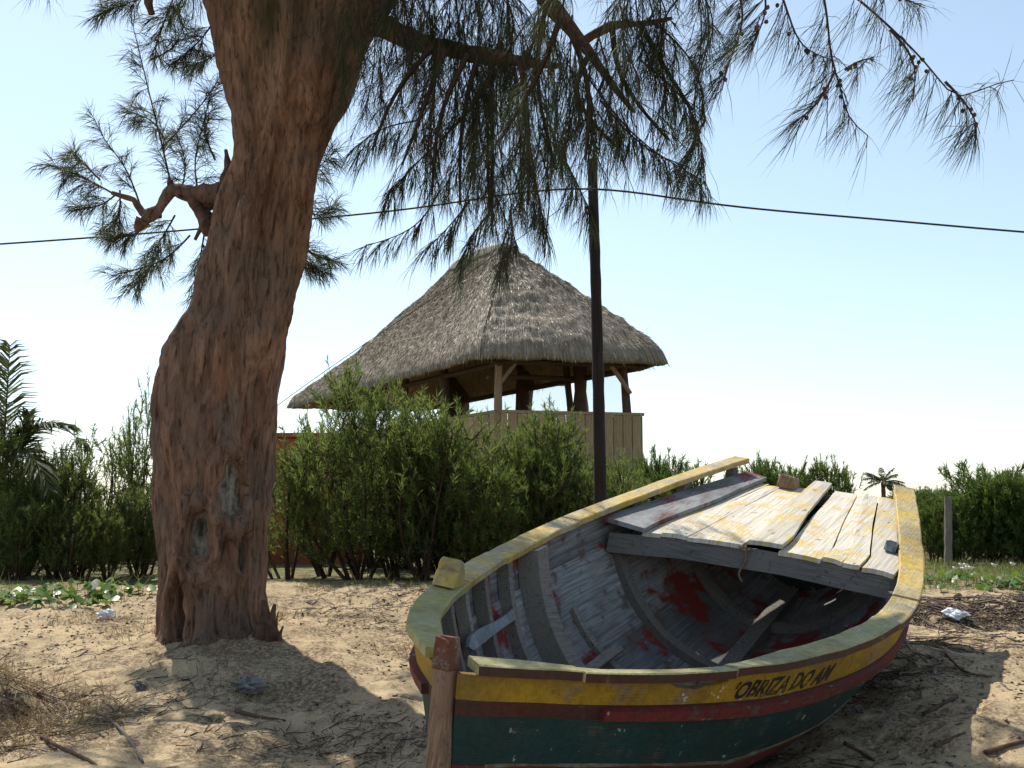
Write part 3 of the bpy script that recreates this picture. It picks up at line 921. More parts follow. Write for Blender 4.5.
# ------------------------------------------------------------------ the big casuarina
TY = 7.3
left_edge = [(640, 158), (600, 157), (560, 158), (520, 156), (480, 152), (440, 148), (400, 149), (370, 156), (350, 165), (310, 190), (260, 205), (200, 226), (150, 240), (100, 233), (50, 222), (0, 214), (-50, 196), (-100, 170)]
right_edge = [(640, 268), (600, 265), (560, 266), (520, 268), (480, 270), (440, 273), (400, 275), (370, 279), (350, 283), (310, 290), (260, 298), (200, 309), (150, 322), (100, 344), (50, 372), (0, 402), (-50, 440), (-100, 490)]
zs_, xl_, xr_ = [], [], []
for (py, l), (_, r) in zip(left_edge, right_edge):
    a, b = at(l, py, TY), at(r, py, TY)
    zs_.append(a[2]); xl_.append(a[0]); xr_.append(b[0])
zs_, xl_, xr_ = map(np.array, (zs_, xl_, xr_))
ZB = zs_[0]
tree_base = np.array([(xl_[0] + xr_[0]) / 2, TY, ZB])
tree = tag(empty('casuarina_tree', tree_base), 'huge leaning casuarina with thick reddish gnarled trunk and drooping needle foliage', 'tree')
NR, NA = 300, 150
z = np.linspace(ZB - .45, zs_[-1], NR)
xl = np.interp(z, zs_, xl_); xr = np.interp(z, zs_, xr_)
ker = np.ones(9) / 9
sm = lambda a: np.convolve(np.pad(a, 4, mode='edge'), ker, 'valid')
xl, xr = sm(xl), sm(xr)
flare = .14 * np.clip(1 - (z - ZB + .15) / .30, 0, 1)**2
cx, hw = (xl + xr) / 2, (xr - xl) / 2 + flare
dep = np.minimum(hw * .95, .40 + 0 * hw) + flare
th = np.linspace(0, 2 * math.pi, NA, endpoint=False)
TH, Zg = np.meshgrid(th, z)
ct, st = np.cos(TH), np.sin(TH)
X = cx[:, None] + hw[:, None] * ct
Y = TY + dep[:, None] * st
# twisted ropes and lumps of bark
h = Zg - ZB
tw = TH + h * .35
rope = .030 * np.sin(tw * 3 + 1.2 * noise3(h * 1.1, 0, 0, 3)) + .018 * np.sin(tw * 7 + 2 * noise3(h * 1.3, 2, 0, 4))
nx, ny = np.cos(tw), np.sin(tw)
lump = .045 * fbm(nx * 1.6, ny * 1.6, h * 1.3, 3, 51) + .030 * fbm(nx * 5, ny * 5, h * 1.1, 3, 61) + .016 * (np.abs(fbm(nx * 13, ny * 13, h * 2.0, 3, 71)) - .3)
disp = (rope + lump) * np.clip(.55 + .45 * sstep(0, .5, h), 0, 1) - .02
front = (st < .25).astype(float)
PXs = X * 1050 / TY + 512


def pix(px, py): p = at(px, py, TY - .38); return p[0], p[2]
scar = np.zeros_like(X); moss = np.zeros_like(X)
def ell(px, py, rx, ry, tilt=0.0):
    x0, z0 = pix(px, py); k = (TY - .38) / 1050
    a, b = (X - x0) / (rx * k), (Zg - z0) / (ry * k)
    a = a + b * tilt
    return np.sqrt(a * a + b * b) + .22 * noise3(X * 16, Zg * 12, 0, 77)
for px, py, rx, ry, ti in ((229, 492, 15, 32, .15), (197, 538, 13, 30, 0), (236, 550, 4, 22, 0)):
    e = ell(px, py, rx, ry, ti)
    disp += front * (-.065 * (1 - sstep(.6, 1.0, e)) + .050 * np.exp(-((e - 1.30) / .28)**2))
    scar = np.maximum(scar, front * (1 - sstep(.70, .80, e)))
e = ell(172, 612, 11, 44, -.12)
disp += (st < .5) * (-.34 * (1 - sstep(.6, 1.0, e)) + .03 * np.exp(-((e - 1.3) / .25)**2))
for pts, dpt, wd in (([(200, 400), (212, 340), (228, 280), (240, 200), (246, 140)], .05, .035), ([(292, 130), (300, 60), (306, 0), (312, -80)], .17, .07),
                     ([(182, 470), (176, 420), (184, 370)], .035, .03), ([(262, 560), (254, 470), (262, 380), (274, 300)], .03, .03), ([(222, 600), (216, 560), (214, 500), (212, 460), (222, 420)], -.035, .035)):
    q = np.array([pix(*p) for p in pts])
    zz = q[:, 1]; o = np.argsort(zz)
    xc = np.interp(Zg, zz[o], q[o, 0]); inside = sstep(zz.min() - .15, zz.min() + .1, Zg) * (1 - sstep(zz.max() - .1, zz.max() + .15, Zg))
    if dpt > .1: inside = sstep(zz.min(), zz.max(), Zg)
    disp -= front * dpt * inside * np.exp(-((X - xc + .02 * noise3(Zg * 5, 3, 0, 8)) / wd)**2)
moss = front * sstep(pix(0, 120)[1], pix(0, -10)[1], Zg) * np.exp(-((X - pix(268, 0)[0]) / .32)**2)
X = X + disp * ct; Y = Y + disp * st
V = np.stack([X, Y, Zg], -1).reshape(-1, 3) - tree_base
i0 = np.arange(NR - 1)[:, None] * NA + np.arange(NA)[None]
i1 = np.arange(NR - 1)[:, None] * NA + (np.arange(NA)[None] + 1) % NA
trunk = mk('trunk', V, [np.stack([i0, i1, i1 + NA, i0 + NA], -1).reshape(-1, 4)], M['bark'], tree, True)
trunk.data.attributes.new('scar', 'FLOAT', 'POINT').data.foreach_set('value', scar.ravel().astype(np.float32))
trunk.data.attributes.new('moss', 'FLOAT', 'POINT').data.foreach_set('value', moss.ravel().astype(np.float32))


def gnarled(name, pts, radii, mat, parent, base, n=10, seed=1, amp=.12, seg=26, lin=False):
    P = spline(pts, seg)
    if lin:
        q = np.asarray(pts, float); dd_ = np.r_[0, np.cumsum(np.linalg.norm(np.diff(q, axis=0), axis=1))]; P = np.stack([np.interp(np.linspace(0, dd_[-1], seg), dd_, q[:, i]) for i in range(3)], 1)
    R = np.interp(np.linspace(0, 1, seg), np.linspace(0, 1, len(radii)), radii)
    V, Fc = tube(P, R, n)
    V = V.reshape(-1, 3)
    ax = np.repeat(P, n, 0)
    V = ax + (V - ax) * (1 + amp * 2 * fbm(V[:, 0] * 9, V[:, 1] * 9, V[:, 2] * 9, 2, seed))[:, None]
    return mk(name, V - base, Fc, mat, parent, True)


limb_defs = [
    # the two stems above the frame
    ([at(246, -70, 7.3), at(235, -110, 7.3), at(190, -240, 7.2), at(120, -380, 7.0)], [.46, .38, .30, .16]),
    ([at(400, -70, 7.3), at(450, -110, 7.3), at(540, -230, 7.1), at(600, -380, 6.9)], [.46, .38, .30, .15]),
    # limb leaving the trunk to the right
    ([at(368, 18, 7.25), at(400, 34, 7.1), at(440, 48, 6.9), at(490, 57, 6.7), at(560, 66, 6.5)], [.085, .075, .06, .045, .02]),
    # limb coming down from above, with its fork
    ([at(470, -120, 7.2), at(520, -40, 7.0), at(550, 5, 6.9), at(580, 40, 6.8), at(605, 75, 6.7), at(634, 112, 6.6)], [.10, .075, .06, .055, .03, .012]),
    ([at(583, 42, 6.8), at(612, 26, 6.7), at(640, 24, 6.6), at(672, 18, 6.5)], [.035, .028, .02, .012]),
    ([at(520, -60, 7.0), at(640, -60, 6.4), at(760, -40, 5.7), at(840, -12, 5.3)], [.07, .055, .04, .022]),
    # knotty dead-looking limb on the left
    ([at(236, 196, 7.4), at(214, 196, 7.4), at(190, 192, 7.38), at(172, 189, 7.36), at(158, 208, 7.36), at(141, 222, 7.34)], [.13, .085, .062, .05, .042, .045]),
    ([at(160, 212, 7.4), at(143, 214, 7.4), at(134, 200, 7.4), at(112, 193, 7.4)], [.04, .024, .018, .010]),
    ([at(222, 195, 7.4), at(228, 168, 7.42), at(226, 150, 7.45)], [.05, .03, .012]),
    ([at(176, 192, 7.36), at(170, 184, 7.36), at(170, 180, 7.36)], [.05, .036, .02]),
    ([at(186, 192, 7.38), at(200, 212, 7.36), at(212, 226, 7.36), at(226, 228, 7.4)], [.04, .05, .06, .08]),
    ([at(143, 220, 7.34), at(138, 228, 7.34), at(136, 234, 7.34)], [.05, .03, .012]),
    ([at(225, 215, 7.45), at(205, 222, 7.4), at(195, 240, 7.4)], [.06, .03, .012]),
    ([at(235, -60, 7.4), at(190, -30, 7.3), at(150, -4, 7.2), at(152, 14, 7.2)], [.08, .055, .045, .022]),
]
for i, (pts, rad) in enumerate(limb_defs):
    gnarled('limb', pts, rad, M['bark'] if i < 3 or i == 6 else M['limb'], tree, tree_base, 12, 100 + i, .12 if i < 6 else .26, 26, 6 <= i <= 12)
# broken root stub beside the trunk
for i, (px, py, lx, r_) in enumerate(((262, 606, 4, .035), (267, 600, -3, .028), (272, 604, 3, .034), (276, 612, 2, .026), (269, 618, 0, .045), (280, 626, 3, .03), (264, 622, -2, .04))):
    gnarled('root_stub', [at(px - lx, 652, 7.08), at(px, (py + 640) / 2, 7.07), at(px + lx, py, 7.08)], [r_ * 1.3, r_, r_ * .45], M['limb'], tree, tree_base, 7, 140 + i, .45, 12, True)

# ---- drooping needle sprays
needle_parts, twig_parts = [], []
cone_at = []


def spray(path, r0=.010, twigs=9, tl=(.18, .38), per=36, nl=(.14, .28), down=.5, wind=(-.10, 0, 0), start=.1, droop=.5, spread=.55, w=.0034, tipn=40):
    P = spline(path, 14)
    seg = np.linalg.norm(np.diff(P, axis=0), axis=1)
    R = np.linspace(r0, .003, len(P))
    twig_parts.append(thin_tubes(P[:-1], P[1:], R[:-1], R[1:]))
    A, Bp = [], []
    for k in range(twigs):
        t = start + (1 - start) * (k + rng.random()) / twigs
        f = t * (len(P) - 1); i = min(int(f), len(P) - 2); p = P[i] + (P[i + 1] - P[i]) * (f - i)
        T = unit(P[i + 1] - P[i])
        d = unit(T * .75 + unit(rng.normal(size=3)) * .75 + np.array([0, 0, -down]) + np.array(wind) * 1.5)
        L = rng.uniform(*tl) * (1.1 - .45 * t)
        q1 = p + d * L * .5; q2 = q1 + unit(d + np.array([0, 0, -down * .9])) * L * .5
        A += [p, q1]; Bp += [q1, q2]
        n = max(6, int(per * L / .3 * rng.uniform(.7, 1.3)))
        u = np.sort(rng.random(n))
        base = np.where((u < .5)[:, None], p + (q1 - p) * (u * 2)[:, None], q1 + (q2 - q1) * ((u - .5) * 2)[:, None])
        dd = unit(d[None] * .8 + rng.normal(size=(n, 3)) * spread * .7 + np.array([0, 0, -down * .5]) + np.array(wind))
        needle_parts.append(ribbons(base, dd, rng.uniform(nl[0], nl[1], n), w, rng.uniform(.6, 1.2, n) * droop, np.array([wind[0] * 1.5, wind[1] * 1.5, -1.0])))
    A, Bp = np.array(A), np.array(Bp)
    twig_parts.append(thin_tubes(A, Bp, .0035, .0018))
    n = tipn
    if n:
        u = rng.random(n) * .45 + .55; f = u * (len(P) - 1); i = np.minimum(f.astype(int), len(P) - 2)
        base = P[i] + (P[i + 1] - P[i]) * (f - i)[:, None]; T = unit(P[i + 1] - P[i])
        dd = unit(T * .8 + rng.normal(size=(n, 3)) * spread * .6 + np.array(wind))
        needle_parts.append(ribbons(base, dd, rng.uniform(nl[0] * .6, nl[1] * .9, n), w, rng.uniform(.4, 1.0, n) * droop, np.array([wind[0] * 1.5, 0, -1.0])))


def px_path(pts, Y0, Y1):
    n = len(pts)
    return np.array([at(x, y, Y0 + (Y1 - Y0) * i / (n - 1)) for i, (x, y) in enumerate(pts)])


# the dense hanging mass right of the trunk: many near-vertical twigs
hang = [(352, 10, 345, 100), (372, 20, 362, 120), (392, 15, 386, 120), (405, 20, 398, 140), (420, 40, 412, 150), (432, 40, 425, 165), (448, 45, 440, 170), (455, 20, 452, 120), (462, 45, 470, 190),
        (478, 50, 474, 200), (490, 50, 488, 215), (500, 55, 505, 235), (512, 52, 512, 230), (522, 60, 520, 180), (535, 60, 537, 185), (548, 30, 552, 175), (560, 40, 556, 150), (572, 40, 570, 130),
        (585, 50, 588, 125), (598, 60, 602, 130), (612, 40, 618, 125), (628, 90, 634, 140), (645, 30, 652, 130), (660, 20, 668, 120), (675, 10, 682, 110), (470, 5, 470, 90), (505, 5, 508, 100),
        (535, 0, 535, 90), (560, -5, 560, 70), (430, 0, 425, 90), (600, 0, 605, 70), (630, 0, 640, 80), (400, -20, 396, 60), (440, 60, 430, 180), (495, 90, 498, 240), (515, 90, 522, 210), (455, 90, 448, 190), (575, 70, 560, 170), (655, -20, 690, 80), (690, -20, 700, 60),
        (470, 120, 462, 215), (485, 130, 492, 232), (530, 100, 526, 200), (545, 110, 548, 190), (610, 80, 628, 150), (590, 90, 592, 140)]
hang = [q for i_, q in enumerate(hang) if q[0] < 555 or i_ % 2]
hang += [(x0 + rng.normal(0, 12), y0 + rng.normal(0, 12), x1 + rng.normal(0, 14), y1 - abs(rng.normal(0, 22))) for x0, y0, x1, y1 in hang if rng.random() < (.30 if x0 < 560 else .12)]
for x0, y0, x1, y1 in hang:
    Y0 = rng.uniform(6.2, 7.6) if x0 < 560 else rng.uniform(5.4, 6.2)
    mx = (x0 + x1) / 2 + rng.normal(0, 8)
    lo = rng.random() < .5
    spray(px_path([(x0, y0 - 25), (mx, (y0 + y1) / 2), (x1, y1)], Y0, Y0 - rng.uniform(-.2, .4)), .006, 12, (.12, .34), 36, (.10, .25), .3 if lo else .6, (-.06, 0, 0), .0, .45 if lo else .7, .9 if lo else .6, .0028)
for k in range(34):                                            # needles along the top of the frame
    xx = rng.uniform(345, 700) if k < 18 else rng.uniform(345, 540); yy = rng.uniform(45, 110); Y0 = rng.uniform(6.3, 7.4) if xx < 560 else rng.uniform(5.4, 6.0)
    spray(px_path([(xx + rng.normal(0, 25), -35), (xx + rng.normal(0, 14), yy * .4), (xx, yy)], Y0, Y0 - .1), .006, 11, (.12, .30), 34, (.10, .22), .3, (-.05, 0, 0), .0, .5, .9, .0028)
# dark branches fanning out through the mass
for fx, fy, tx_, ty_ in ((432, 47, 372, 150), (445, 50, 402, 165), (468, 54, 432, 195), (478, 55, 460, 205), (490, 57, 492, 225), (520, 61, 528, 205), (546, 4, 556, 170), (566, 24, 585, 160), (590, 52, 620, 150), (612, 27, 668, 140), (640, 24, 692, 110), (496, 57, 440, 140), (560, 18, 500, 140)):
    Y0 = rng.uniform(6.3, 7.0) if fx < 560 else rng.uniform(5.6, 6.2)
    Pm = px_path([(fx, fy), (fx + (tx_ - fx) * .35 + rng.normal(0, 8), fy + (ty_ - fy) * .4), (tx_, ty_)], Y0, Y0 - .2)
    P_ = spline(Pm, 14); twig_parts.append(thin_tubes(P_[:-1], P_[1:], np.linspace(.022, .008, 14)[:-1], np.linspace(.022, .008, 14)[1:]))
    spray(Pm, .008, 14, (.16, .40), 30, (.12, .25), .45, (-.05, 0, 0), .1, .6, .65, .0032)
# outlying sprays of the same mass
for pts in ([(420, 120), (380, 130), (352, 150)], [(430, 150), (405, 175), (385, 200)], [(440, 190), (415, 225), (365, 246)], [(500, 200), (470, 240), (462, 262)], [(510, 210), (512, 240), (500, 268)],
            [(600, 100), (650, 150), (690, 168)], [(590, 80), (640, 140), (702, 180)], [(560, 150), (580, 190), (592, 215)], [(640, 60), (690, 110), (704, 185)], [(650, 20), (690, 60), (705, 120)], [(535, 180), (540, 205), (546, 232)], [(470, 200), (450, 225), (428, 248)]):
    Y0 = rng.uniform(6.0, 7.0) if pts[0][0] < 560 else rng.uniform(5.5, 6.0)
    spray(px_path(pts, Y0, Y0 - .2), .007, 12, (.10, .22), 48, (.12, .24), .7, (-.1, 0, 0), .15, .6, .5, tipn=30)
# one bare hanging twig in front of the sky
twig_parts.append((lambda P: thin_tubes(P[:-1], P[1:], .006, .005))(spline(px_path([(540, 150), (548, 180), (549, 205), (546, 235), (544, 258)], 6.3, 6.3), 12)))
# long airy sprays to the right, closer to the camera
right = [([(840, -15), (868, 8), (905, 42), (935, 75), (960, 96), (985, 88), (1014, 80)], 14), ([(945, 82), (962, 100), (975, 122), (976, 140)], 9), ([(820, -20), (827, 20), (832, 60), (842, 95), (850, 118), (868, 136)], 13),
         ([(778, -15), (790, 20), (806, 48), (832, 60)], 9), ([(700, -25), (708, 40), (694, 100), (702, 150), (706, 190)], 11), ([(735, -20), (742, 20), (730, 60), (722, 90)], 9), ([(760, -30), (765, 10), (752, 45)], 8),
         ([(835, 70), (815, 105), (795, 122)], 6), ([(890, 30), (912, 60), (912, 102)], 6), ([(845, 70), (858, 62), (872, 58)], 4), ([(850, -25), (890, -8), (925, 8)], 7), ([(705, 120), (690, 150), (684, 178)], 6)]
for pts, tws in right:
    Y0 = 5.3 + rng.uniform(-.2, .3) + (.9 if pts[0][0] < 720 else 0)
    Pw = px_path(pts, Y0, Y0 - .15)
    dense = pts[0][0] < 770
    spray(Pw, .009, tws, (.07, .17), 60 if dense else 38, (.15, .36), .45, (-.32, 0, 0), .06, .5, .5, .003, 40)
    for k in range(5): cone_at.append(spline(Pw, 20)[rng.integers(4, 18)] + rng.normal(0, .012, 3))
# left-hand foliage behind and beside the trunk
leftp = [[(172, 190), (163, 150), (152, 105), (140, 55), (130, 15)], [(160, 150), (190, 118), (215, 85), (228, 60)], [(112, 193), (92, 182), (70, 172), (50, 165)], [(140, 205), (120, 160), (105, 140), (95, 120)], [(115, 195), (100, 205), (78, 208)],
         [(190, 235), (165, 258), (140, 268), (110, 276)], [(205, 230), (200, 260), (196, 292)], [(165, 140), (150, 120), (128, 112)], [(200, 200), (195, 165), (205, 120)], [(215, 160), (205, 130), (210, 95)], [(180, 195), (185, 165), (175, 130)],
         [(150, 225), (130, 235), (112, 238)], [(175, 215), (160, 240), (150, 252)], [(300, 180), (318, 168), (336, 150)], [(295, 200), (320, 215), (335, 205)], [(290, 240), (315, 255), (338, 262)], [(290, 250), (312, 265), (322, 272)],
         [(150, -5), (125, 4), (98, 14)], [(180, -20), (165, 20), (152, 55)], [(215, 20), (200, 40), (176, 62)], [(228, 50), (205, 60), (190, 66)], [(150, 60), (170, 50), (185, 20)], [(120, 190), (118, 215), (108, 232)], [(100, 180), (85, 165), (72, 150)], [(160, 250), (145, 275), (130, 290)], [(210, -30), (185, -5), (170, 22)]]
for pts in leftp:
    Y0 = 7.6 + rng.uniform(-.2, .5)
    spray(px_path(pts, Y0, Y0 + .1), .009, 17, (.08, .20), 62, (.09, .19), .10, (-.05, 0, 0), .10, .3, .62, .0038, 60)
# crown above the frame
for k in range(95):
    c = np.array([rng.uniform(-4.2, 1.7), rng.uniform(5.3, 8.4), rng.uniform(4.5, 6.8)])
    if c[2] < .7 + c[1] * .52 + .2: c[2] = .7 + c[1] * .52 + rng.uniform(.25, 1.6)
    if c[0] + .325 * (c[2] + .3) > .9 and c[1] - .563 * (c[2] + .3) > 3.4: continue
    e = c + np.array([rng.normal(0, .25), rng.normal(0, .25), -rng.uniform(.35, .6)])
    e[2] = max(e[2], .7 + e[1] * .507 + .1)
    spray(np.array([c + [rng.normal(0, .3), rng.normal(0, .3), .25], c, e]), .014, 12, (.2, .42), 26, (.16, .30), .5, (-.06, 0, 0), .05, .5, .6, .0042, 30)
for k in range(110):                                           # unseen crown sprays added over the camera to cut the sky fill
    c = np.array([rng.uniform(-4.5, 3.6), rng.uniform(-.5, 5.2), rng.uniform(4.4, 6.6)])
    e = c + np.array([rng.normal(0, .4), rng.normal(0, .4), -rng.uniform(.35, .7)])
    spray(np.array([c + [rng.normal(0, .3), rng.normal(0, .3), .25], c, e]), .014, 12, (.25, .5), 20, (.18, .32), .5, (-.06, 0, 0), .05, .5, .7, .0065, 24)
for k in range(7):  # limbs reaching out to the added sprays over the camera
    a = np.array([.2 + rng.uniform(-.6, .6), 6.9, 6.3]); b = np.array([rng.uniform(-4, 3.2), rng.uniform(.2, 4), rng.uniform(5.4, 6.6)])
    gnarled('limb', [a, (a + b) / 2 + [0, 0, .3], b], [.09, .06, .015], M['limb'], tree, tree_base, 7, 300 + k)
for k in range(9):                                             # sub limbs that carry it
    a = np.array([-1.9 + rng.uniform(-.4, 1.6), 7.2, rng.uniform(4.9, 5.8)]); b = np.array([rng.uniform(-4, 1.6), rng.uniform(5.5, 8.3), rng.uniform(5.0, 6.6)])
    gnarled('limb', [a, (a + b) / 2 + [0, 0, .3], b], [.07, .045, .012], M['limb'], tree, tree_base, 7, 200 + k)
V, Fs = merge(needle_parts)
crown = mk('crown', V - tree_base, Fs, M['needle'], tree); crown['kind'] = 'stuff'
V, Fs = merge(twig_parts)
tg = mk('twigs', V - tree_base, Fs, M['twig'], tree); tg['kind'] = 'stuff'
mb = MB()
for c in cone_at:
    t = np.linspace(0, 1, 6)[:, None]; ax = np.array([rng.normal(0, .4), rng.normal(0, .4), -1]); ax /= np.linalg.norm(ax)
    mb.tube(c + ax * .026 * t, np.array([.003, .009, .0115, .011, .008, .003]), 7)
cn = mb.build('seed_cones', M['limb'], tree, True); cn.data.transform(Matrix.Translation(Vector(-tree_base))); cn['kind'] = 'stuff'

# ------------------------------------------------------------------ thatched pavilion
A = np.array([-.60, 20.0]); Bq = np.array([3.22, 20.9])
fdir = unit(Bq - A); ldir = np.array([-.5, .866])
Cq = Bq + ldir * 12; Dq = A + ldir * 12
ZE, ZR = 3.80, 6.62
R1 = np.array([-.12, 23.0]); R2 = np.array([-1.30, 24.7])
pav_base = np.array([(A[0] + Bq[0]) / 2, 22.0, 0.0])
pav = tag(empty('thatched_pavilion', pav_base), 'raised wooden lookout pavilion with steep grey thatched roof and board railing', 'pavilion')
# outline of the eaves with rounded corners, matched with ridge points
poly = [(A, R1), (Bq, R1), (Cq, R2), (Dq, R2)]
ev, rv = [], []
for i in range(4):
    (p0, r0), (p1, r1) = poly[i], poly[(i + 1) % 4]
    nseg = int(np.linalg.norm(p1 - p0) / .07)
    for k in range(nseg):
        t = k / nseg
        ev.append(p0 + (p1 - p0) * t); rv.append(r0 + (r1 - r0) * t)
ev, rv = np.array(ev), np.array(rv)
def csm(a, w):
    k = np.hanning(w + 2)[1:-1]; k /= k.sum()
    p = np.concatenate([a[-w:], a, a[:w]])
    return np.stack([np.convolve(p[:, i], k, 'same')[w:-w] for i in range(2)], 1)
ev = csm(ev, 9); rv = csm(rv, 9)
NE = len(ev); NV = 60
cum = np.r_[0, np.cumsum(np.linalg.norm(np.diff(ev, axis=0), axis=1))]
tv_ = np.linspace(0, 1, NV)
# how much the slope sweeps out: flat and long at the back-left
sweep = np.clip((ev - (A + Bq) / 2) @ ldir / 12, 0, 1)
Vt = np.zeros((NV, NE, 3))
for k, v in enumerate(tv_):
    xy = ev + (rv - ev) * v
    bulge = .05 * np.sin(math.pi * v) * (1 - v) * (1 - sweep)
    sag = -.22 * math.sin(math.pi * v) * sweep**1.2
    zz = ZE + .07 * (1 - np.exp(-v * 14)) + (ZR - ZE - .07) * v + bulge + sag
    roll = max(0, .05 - v) / .05
    zz = zz - .16 * roll**2
    clump = .04 * fbm(cum * 1.2, v * 6, 0, 3, 81) + .035 * fbm(cum * 5.5, v * 22, 0, 3, 91)
    Vt[k] = np.column_stack([xy, zz + clump * (1 if v > .02 else .4)])
Vb = Vt.copy()
for k, v in enumerate(tv_):                                    # underside, drawn inwards
    xy = ev + (rv - ev) * min(1, v + .035)
    Vb[k, :, :2] = xy
    Vb[k, :, 2] = Vt[k, :, 2] - np.interp(v, [0, .06, 1], [.04, .20, .2])
V = np.concatenate([Vt.reshape(-1, 3), Vb.reshape(-1, 3)]) - pav_base
i0 = np.arange(NV - 1)[:, None] * NE + np.arange(NE)[None]; i1 = np.arange(NV - 1)[:, None] * NE + (np.arange(NE)[None] + 1) % NE
qt = np.stack([i0, i1, i1 + NE, i0 + NE], -1).reshape(-1, 4); nT = NV * NE
qb = qt[:, ::-1] + nT
j = np.arange(NE); j1 = (j + 1) % NE
lip = np.stack([j, j + nT, j1 + nT, j1], -1)
mi = np.r_[np.zeros(len(qt)), np.ones(len(qb)), np.zeros(len(lip))]
roof = mk('roof', V, [np.concatenate([qt, qb, lip])], [M['thatch'], M['thatch_in']], pav, True, mi)
uvl = roof.data.uv_layers.new(name='slope')
uvv = np.concatenate([np.stack([np.tile(cum, NV), np.repeat(tv_ * 5, NE)], 1)] * 2)
lv = np.zeros(len(roof.data.loops), dtype=np.int32); roof.data.loops.foreach_get('vertex_index', lv)
uvl.data.foreach_set('uv', uvv[lv].astype(np.float32).ravel())
# loose straw lying down the slope, and a shaggy eave
n = 42000
e_i = rng.integers(0, NE, n); front_bias = rng.random(n) < .75
vis = np.where((ev[:, 0] - 0) < 9)[0]
vv = rng.random(n)**1.15 * .97
ki = np.clip((vv * (NV - 1)).astype(int), 0, NV - 2)
p = Vt[ki + 1, e_i]; q = Vt[ki, e_i]
down = unit(q - p)
nrm = unit(np.cross(np.roll(Vt, -1, axis=1)[ki, e_i] - Vt[ki, e_i], p - q)); nrm *= np.sign(nrm[:, 2:3])
dd = unit(down + rng.normal(0, .09, (n, 3)) + nrm * rng.uniform(.0, .04, n)[:, None])
Bs = p + nrm * .004 + (q - p) * rng.random(n)[:, None]
Vs, Fs = ribbons(Bs, dd, rng.uniform(.06, .18, n), rng.uniform(.005, .010, n), .02)
e2 = rng.integers(0, NE, 1800)
o2 = unit(ev[e2] - rv[e2])
dd2 = np.column_stack([o2 * .55, np.full(1800, -.55)]) + rng.normal(0, .12, (1800, 3))
B2 = np.column_stack([ev[e2] - o2 * rng.uniform(.0, .10, 1800)[:, None], Vt[0, e2, 2] + rng.uniform(-.03, .12, 1800)])
Vs2, Fs2 = ribbons(B2, dd2, rng.uniform(.02, .05, 1800), .008, .1)
Vs, Fs = merge([(Vs, Fs), (Vs2, Fs2)])
st_ = mk('loose_straw', Vs - pav_base, Fs, M['straw'], roof); st_['kind'] = 'stuff'
ridge = MB()
P3 = lambda xy, z: np.array([xy[0], xy[1], z])
rp = spline([P3(R1, ZR - .02), P3((R1 + R2) / 2, ZR + .02), P3(R2 + ldir * .35, ZR - .10)], 12)
ridge.tube(rp - pav_base, np.array([.05, .09, .1, .11, .11, .12, .12, .13, .13, .13, .12, .08]), 10)
ridge.build('ridge_cap', M['white'], roof, True)

# timber frame, railing boards
A2 = A + fdir * .60 + ldir * .55; B2_ = Bq - fdir * .34 + ldir * .55
FLOOR, RAIL = 1.55, 2.60
def on_front(t): return A2 + (B2_ - A2) * t
def post(p, z0, z1, r0, r1, mat, lean=(0, 0), name='post', wob=.06):
    P = np.array([[p[0] + lean[0] * t, p[1] + lean[1] * t, z0 + (z1 - z0) * t] for t in np.linspace(0, 1, 9)])
    P[:, 0] += wob * .5 * np.sin(np.linspace(0, 4, 9) + p[0] * 9)
    return gnarled(name, P, np.linspace(r0, r1, 6), mat, pav, pav_base, 9, int(p[0] * 97 + p[1] * 13) % 1000, .10, 14)
post(A2 + fdir * .02, 0, 3.95, .085, .075, M['post_light'], wob=.0)
post(B2_ - fdir * .05, 0, 3.95, .10, .09, M['post'], lean=(-.34, .1), wob=.05)
for t, r in ((2.1, .15), (4.6, .19), (8.2, .32)):
    post(B2_ + ldir * t, 0, 4.3, r * .8, r * 1.15, M['post'], wob=.08)
for t, r in ((2.4, .10), (4.4, .09), (6.5, .12)):
    post(A2 + ldir * t, 0, 4.1, r, r, M['post'], wob=.05)
post(B2_ + ldir * 2.5, FLOOR, 4.2, .07, .08, M['post'], lean=(-.16, 0))
def bar(name, a, b, r, mat): return mk(name, *(lambda q: (q[0] - pav_base, q[1]))(tube(spline([a, (np.asarray(a) + b) / 2 + [0, 0, .015], b], 7), r, 8)), mat, pav, True)
bar('brace', P3(on_front(.01), 3.15), P3(on_front(.14), 3.66), .045, M['post_light'])
bar('brace', P3(on_front(.93), 3.05), P3(on_front(.78), 3.66), .05, M['post_light'])
bar('eave_beam', P3(on_front(-.05), 3.62), P3(on_front(1.05), 3.62), .06, M['post'])
bar('eave_beam', P3(A2 - ldir * .1, 3.58), P3(A2 + ldir * 10, 3.58), .06, M['post'])
bar('eave_beam', P3(B2_ - ldir * .1, 3.58), P3(B2_ + ldir * 10, 3.58), .06, M['post'])
bar('tie_beam', P3(A2 + ldir * .4, 3.35), P3(B2_ + ldir * 2.4, 3.62), .05, M['post'])
